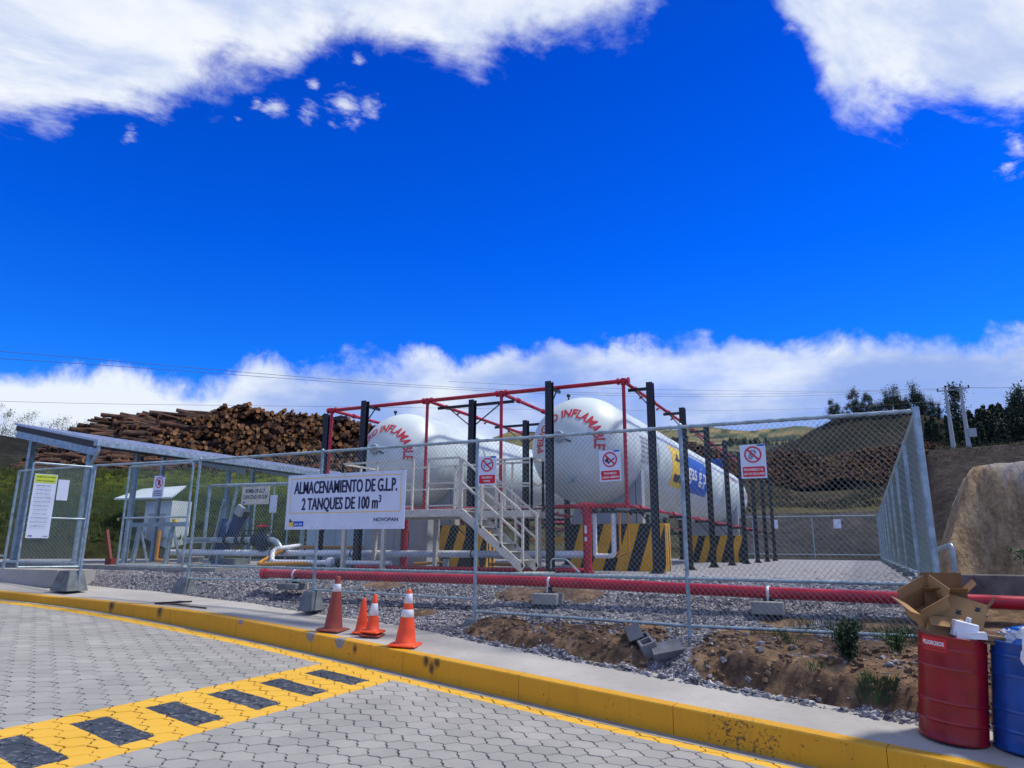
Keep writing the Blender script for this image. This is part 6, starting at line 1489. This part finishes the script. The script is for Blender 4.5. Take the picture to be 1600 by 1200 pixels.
for px, yt, r_ in [(1487, 600, 125), (1590, 603, 112), (1578, 618, 112), (1612, 606, 112)]:
    plant('eucalyptus', px, yt, r_, None, {1487: 'tall thin eucalyptus showing between the two utility poles', 1590: 'leaning tall eucalyptus near the right edge above the conifers', 1578: 'slender eucalyptus left of the leaning one near the right edge', 1612: 'tall eucalyptus at the very right edge'}[px], 'tall trees above the wood')
for k in range(200):
    px = (rl.uniform(1500, 1640) if k % 5 else rl.uniform(1640, 1740)) if k > 14 else rl.uniform(1455, 1510); row = rl.random(); r_ = 134-row*32
    yt = tb([(1455, 640), (1490, 632), (1520, 640), (1545, 628), (1570, 634), (1600, 622), (1720, 612)], px)+row*34+rl.uniform(-8, 12)
    if px < 1515: yt += 12; r_ = max(r_, 118)
    plant('conifer', px, yt, r_, None, 'dark green conifer in the dense wood on the right hillside', 'conifers of the right hillside wood', extra=1.0)
for k in range(34):
    px = rl.uniform(1442, 1548); r_ = rl.uniform(112, 130)
    plant('conifer', px, tb([(1440, 640), (1500, 640), (1550, 636)], px)+rl.uniform(0, 26), r_, None, 'dark green conifer at the thin left end of the hillside wood', 'conifers of the right hillside wood', extra=.8)
for k in range(64):
    px = rl.gauss(1162, 20) if k < 38 else rl.gauss(1238, 13)
    plant('eucalyptus' if k % 3 else 'conifer', px, 686+rl.uniform(-3, 3) if px < 1200 else 688+rl.uniform(-3, 4), 270+rl.uniform(-25, 60), 698, 'tiny distant dark tree in the valley woods beyond the log stack', 'distant valley trees', extra=0)
for k, lst in PR.items():
    for b_ in lst:
        if b_.name not in used:
            for ch in list(b_.children): bpy.data.objects.remove(ch)
            bpy.data.objects.remove(b_)
# ================================================================ UTILITY POLES AND LINES
def upole(pxb, yb_, pxt, yt, r_, label, box=False):
    a, e = azel(pxb, yb_); x, y_, z = polar(a, r_, .5+math.tan(e)*r_-.3); H = .5+math.tan(azel(pxt, yt)[1])*r_-z
    g = empty('utility_pole', (x, y_, z), label, 'pole', 'concrete utility poles')
    MB().tube((x, y_, z), (x, y_, z+H), .26, 12, r1=.15).build('pole', poleconc, g)
    dx, dy = math.cos(a), -math.sin(a)
    mb = MB(); mb.beam((x-dx*.9, y_-dy*.9, z+H-.35), (x+dx*.9, y_+dy*.9, z+H-.35), .12, .12); ca = mb.build('crossarm', greybox, g)
    for s_ in (-.8, 0, .8): MB().lathe([(.05, 0), (.11, .06), (.06, .12), (.11, .18), (.05, .28)], (x+dx*s_, y_+dy*s_, z+H-(.28 if s_ else 0)), 8).build('insulator', darkiron, ca)
    if box: MB().box((x+dx*.55, y_+dy*.55, z+1.9), (.8, .5, 1.0), rot=RZ(-a)).build('meter_box', poleconc, g)
    return V(x, y_, z+H)
p1 = upole(1490, 700, 1476, 606, 96, 'left one of the two pale concrete utility poles')
p2 = upole(1514, 698, 1497, 603, 96, 'right one of the two pale concrete utility poles, with a box near its foot', True)
def wire(tab, ra, rb_, label, r=.028):
    (xa, _), (xb, _) = tab[0], tab[-1]; A = V(*polar(azel(xa, 700)[0], ra, 0)); B = V(*polar(azel(xb, 700)[0], rb_, 0)); pts = []
    xs_ = [p_[0] for p_ in tab]; ys_ = [p_[1] for p_ in tab]; cols_ = np.linspace(xa, xb, 50)
    co = np.polyfit(xs_, ys_, 4)
    for px in cols_:
        y = float(np.polyval(co, px)); a, e = azel(px, y); d_ = (math.sin(a), math.cos(a)); ab = B-A
        den = d_[0]*ab.y-d_[1]*ab.x; r_ = (A.x*ab.y-A.y*ab.x)/den; pts.append(polar(a, r_, .5+math.tan(e)*r_))
    o = MB().path(pts, r, 5).build('power_line', wireblack); tag(o, label, 'power line', 'overhead power lines')
wire([(-120, 541), (0, 549), (150, 561), (300, 574), (450, 588), (600, 600), (760, 607), (850, 610), (1100, 616), (1300, 614), (1476, 607)], 42, 96, 'topmost overhead cable sweeping down from the left edge to the poles', .013)
wire([(-120, 554), (0, 561), (150, 570), (300, 580), (450, 591), (600, 603), (760, 611), (850, 614), (1100, 620), (1300, 617), (1476, 609)], 43, 96, 'second overhead cable just below the topmost one', .013)
wire([(-120, 622), (0, 626), (200, 631), (500, 637), (850, 638), (1100, 642), (1300, 638), (1500, 622)], 60, 110, 'faint lowest overhead cable crossing the clouds above the logs', .012)
wire([(700, 596), (850, 603), (1100, 610), (1300, 611), (1476, 606)], 72, 96, 'thin overhead cable above the tanks running to the left pole', .014)
wire([(1497, 605), (1560, 606), (1640, 603)], 96, 90, 'short overhead cable running right from the right pole', .022)
# thin wire strung across the grass behind the gate
P = [atY(x, y, 27) for x, y in ((-60, 768), (0, 766), (60, 763), (160, 757), (330, 760))]
o = MB().path(P, .022, 6).build('wire_strand', galv); tag(o, 'thin pale wire strung across the grass slope behind the shelter', 'wire')


# ================================================================ SCRUB AND GRASS COVER
def cover(n_, pxr, rr_, size, seed, nl, mats, name, label, cat, hk=.5, upright=False):
    r_ = np.random.RandomState(seed); pts = []; lv = []; lf = []
    for k in range(n_):
        px = r_.uniform(*pxr); r0 = rr_[0]+(rr_[1]-rr_[0])*r_.rand(); a, _ = azel(px, 800); z = terrain_z(a, r0); x, y, _q = polar(a, r0, z)
        if MN.noise(Vector((x/7, y/7, seed))) < -.05 and not upright: continue
        s_ = size*r_.uniform(.5, 1.5)
        for q in range(nl):
            pts.append((x+r_.normal(0, s_*.55), y+r_.normal(0, s_*.55), z+abs(r_.normal(0, s_*hk))))
    if upright:
        P = np.array(pts); m_ = len(P); a = r_.rand(m_)*6.28; w = size*.10; h = size*r_.uniform(.5, 1.3, m_)
        A = P+np.stack([np.cos(a)*w, np.sin(a)*w, np.zeros(m_)-.05], 1); B = P-np.stack([np.cos(a)*w, np.sin(a)*w, np.zeros(m_)+.05], 1); T = P+np.stack([r_.normal(0, .25, m_)*h, r_.normal(0, .25, m_)*h, h], 1)
        v = np.stack([A, B, T], 1).reshape(-1, 3); f = np.arange(m_*3).reshape(-1, 3)
        me = raw_mesh(name, v, f, mats, r_.choice(len(mats), m_))
    else:
        v, f = leafmesh(pts, size*.34, seed, .6); me = raw_mesh(name, v, f, mats, r_.choice(len(mats), len(f)))
    link(name, me, label=label, cat=cat, kind='stuff')
sc1 = mat('scrub_dark', (.020, .032, .014), .9); sc2 = mat('scrub_brown', (.075, .052, .028), .9); sc3 = mat('scrub_olive', (.050, .055, .020), .9); gr1 = mat('slope_grass', (.075, .115, .018), .9); gr2 = mat('slope_grass_dark', (.030, .052, .014), .9); gr3 = mat('slope_grass_dry', (.12, .11, .035), .9)
cover(1500, (1140, 1450), (53, 88), .42, 4, 16, [sc1, sc2, sc3], 'scrub', 'low brown and olive scrub on the slope between the far fence and the distant logs', 'scrub')
cover(1300, (1180, 1560), (100, 136), .50, 6, 14, [sc1, sc1, sc3], 'scrub', 'dark scrub covering the hill behind the distant logs', 'scrub')
cover(500, (1450, 1640), (60, 96), .30, 8, 12, [sc1, sc2, sc3], 'scrub', 'thin scrub along the top of the dark bank below the utility poles', 'scrub')
cover(900, (-60, 620), (34, 46), .17, 10, 34, [gr1, gr2, gr1, gr3], 'grass', 'rough green grass on the slope behind the pump shelter', 'grass', .1, True)
cover(700, (-60, 620), (40, 46.5), .20, 12, 40, [gr1, gr3, gr1], 'grass', 'bright green grass along the upper edge of the slope below the log pile', 'grass', .1, True)
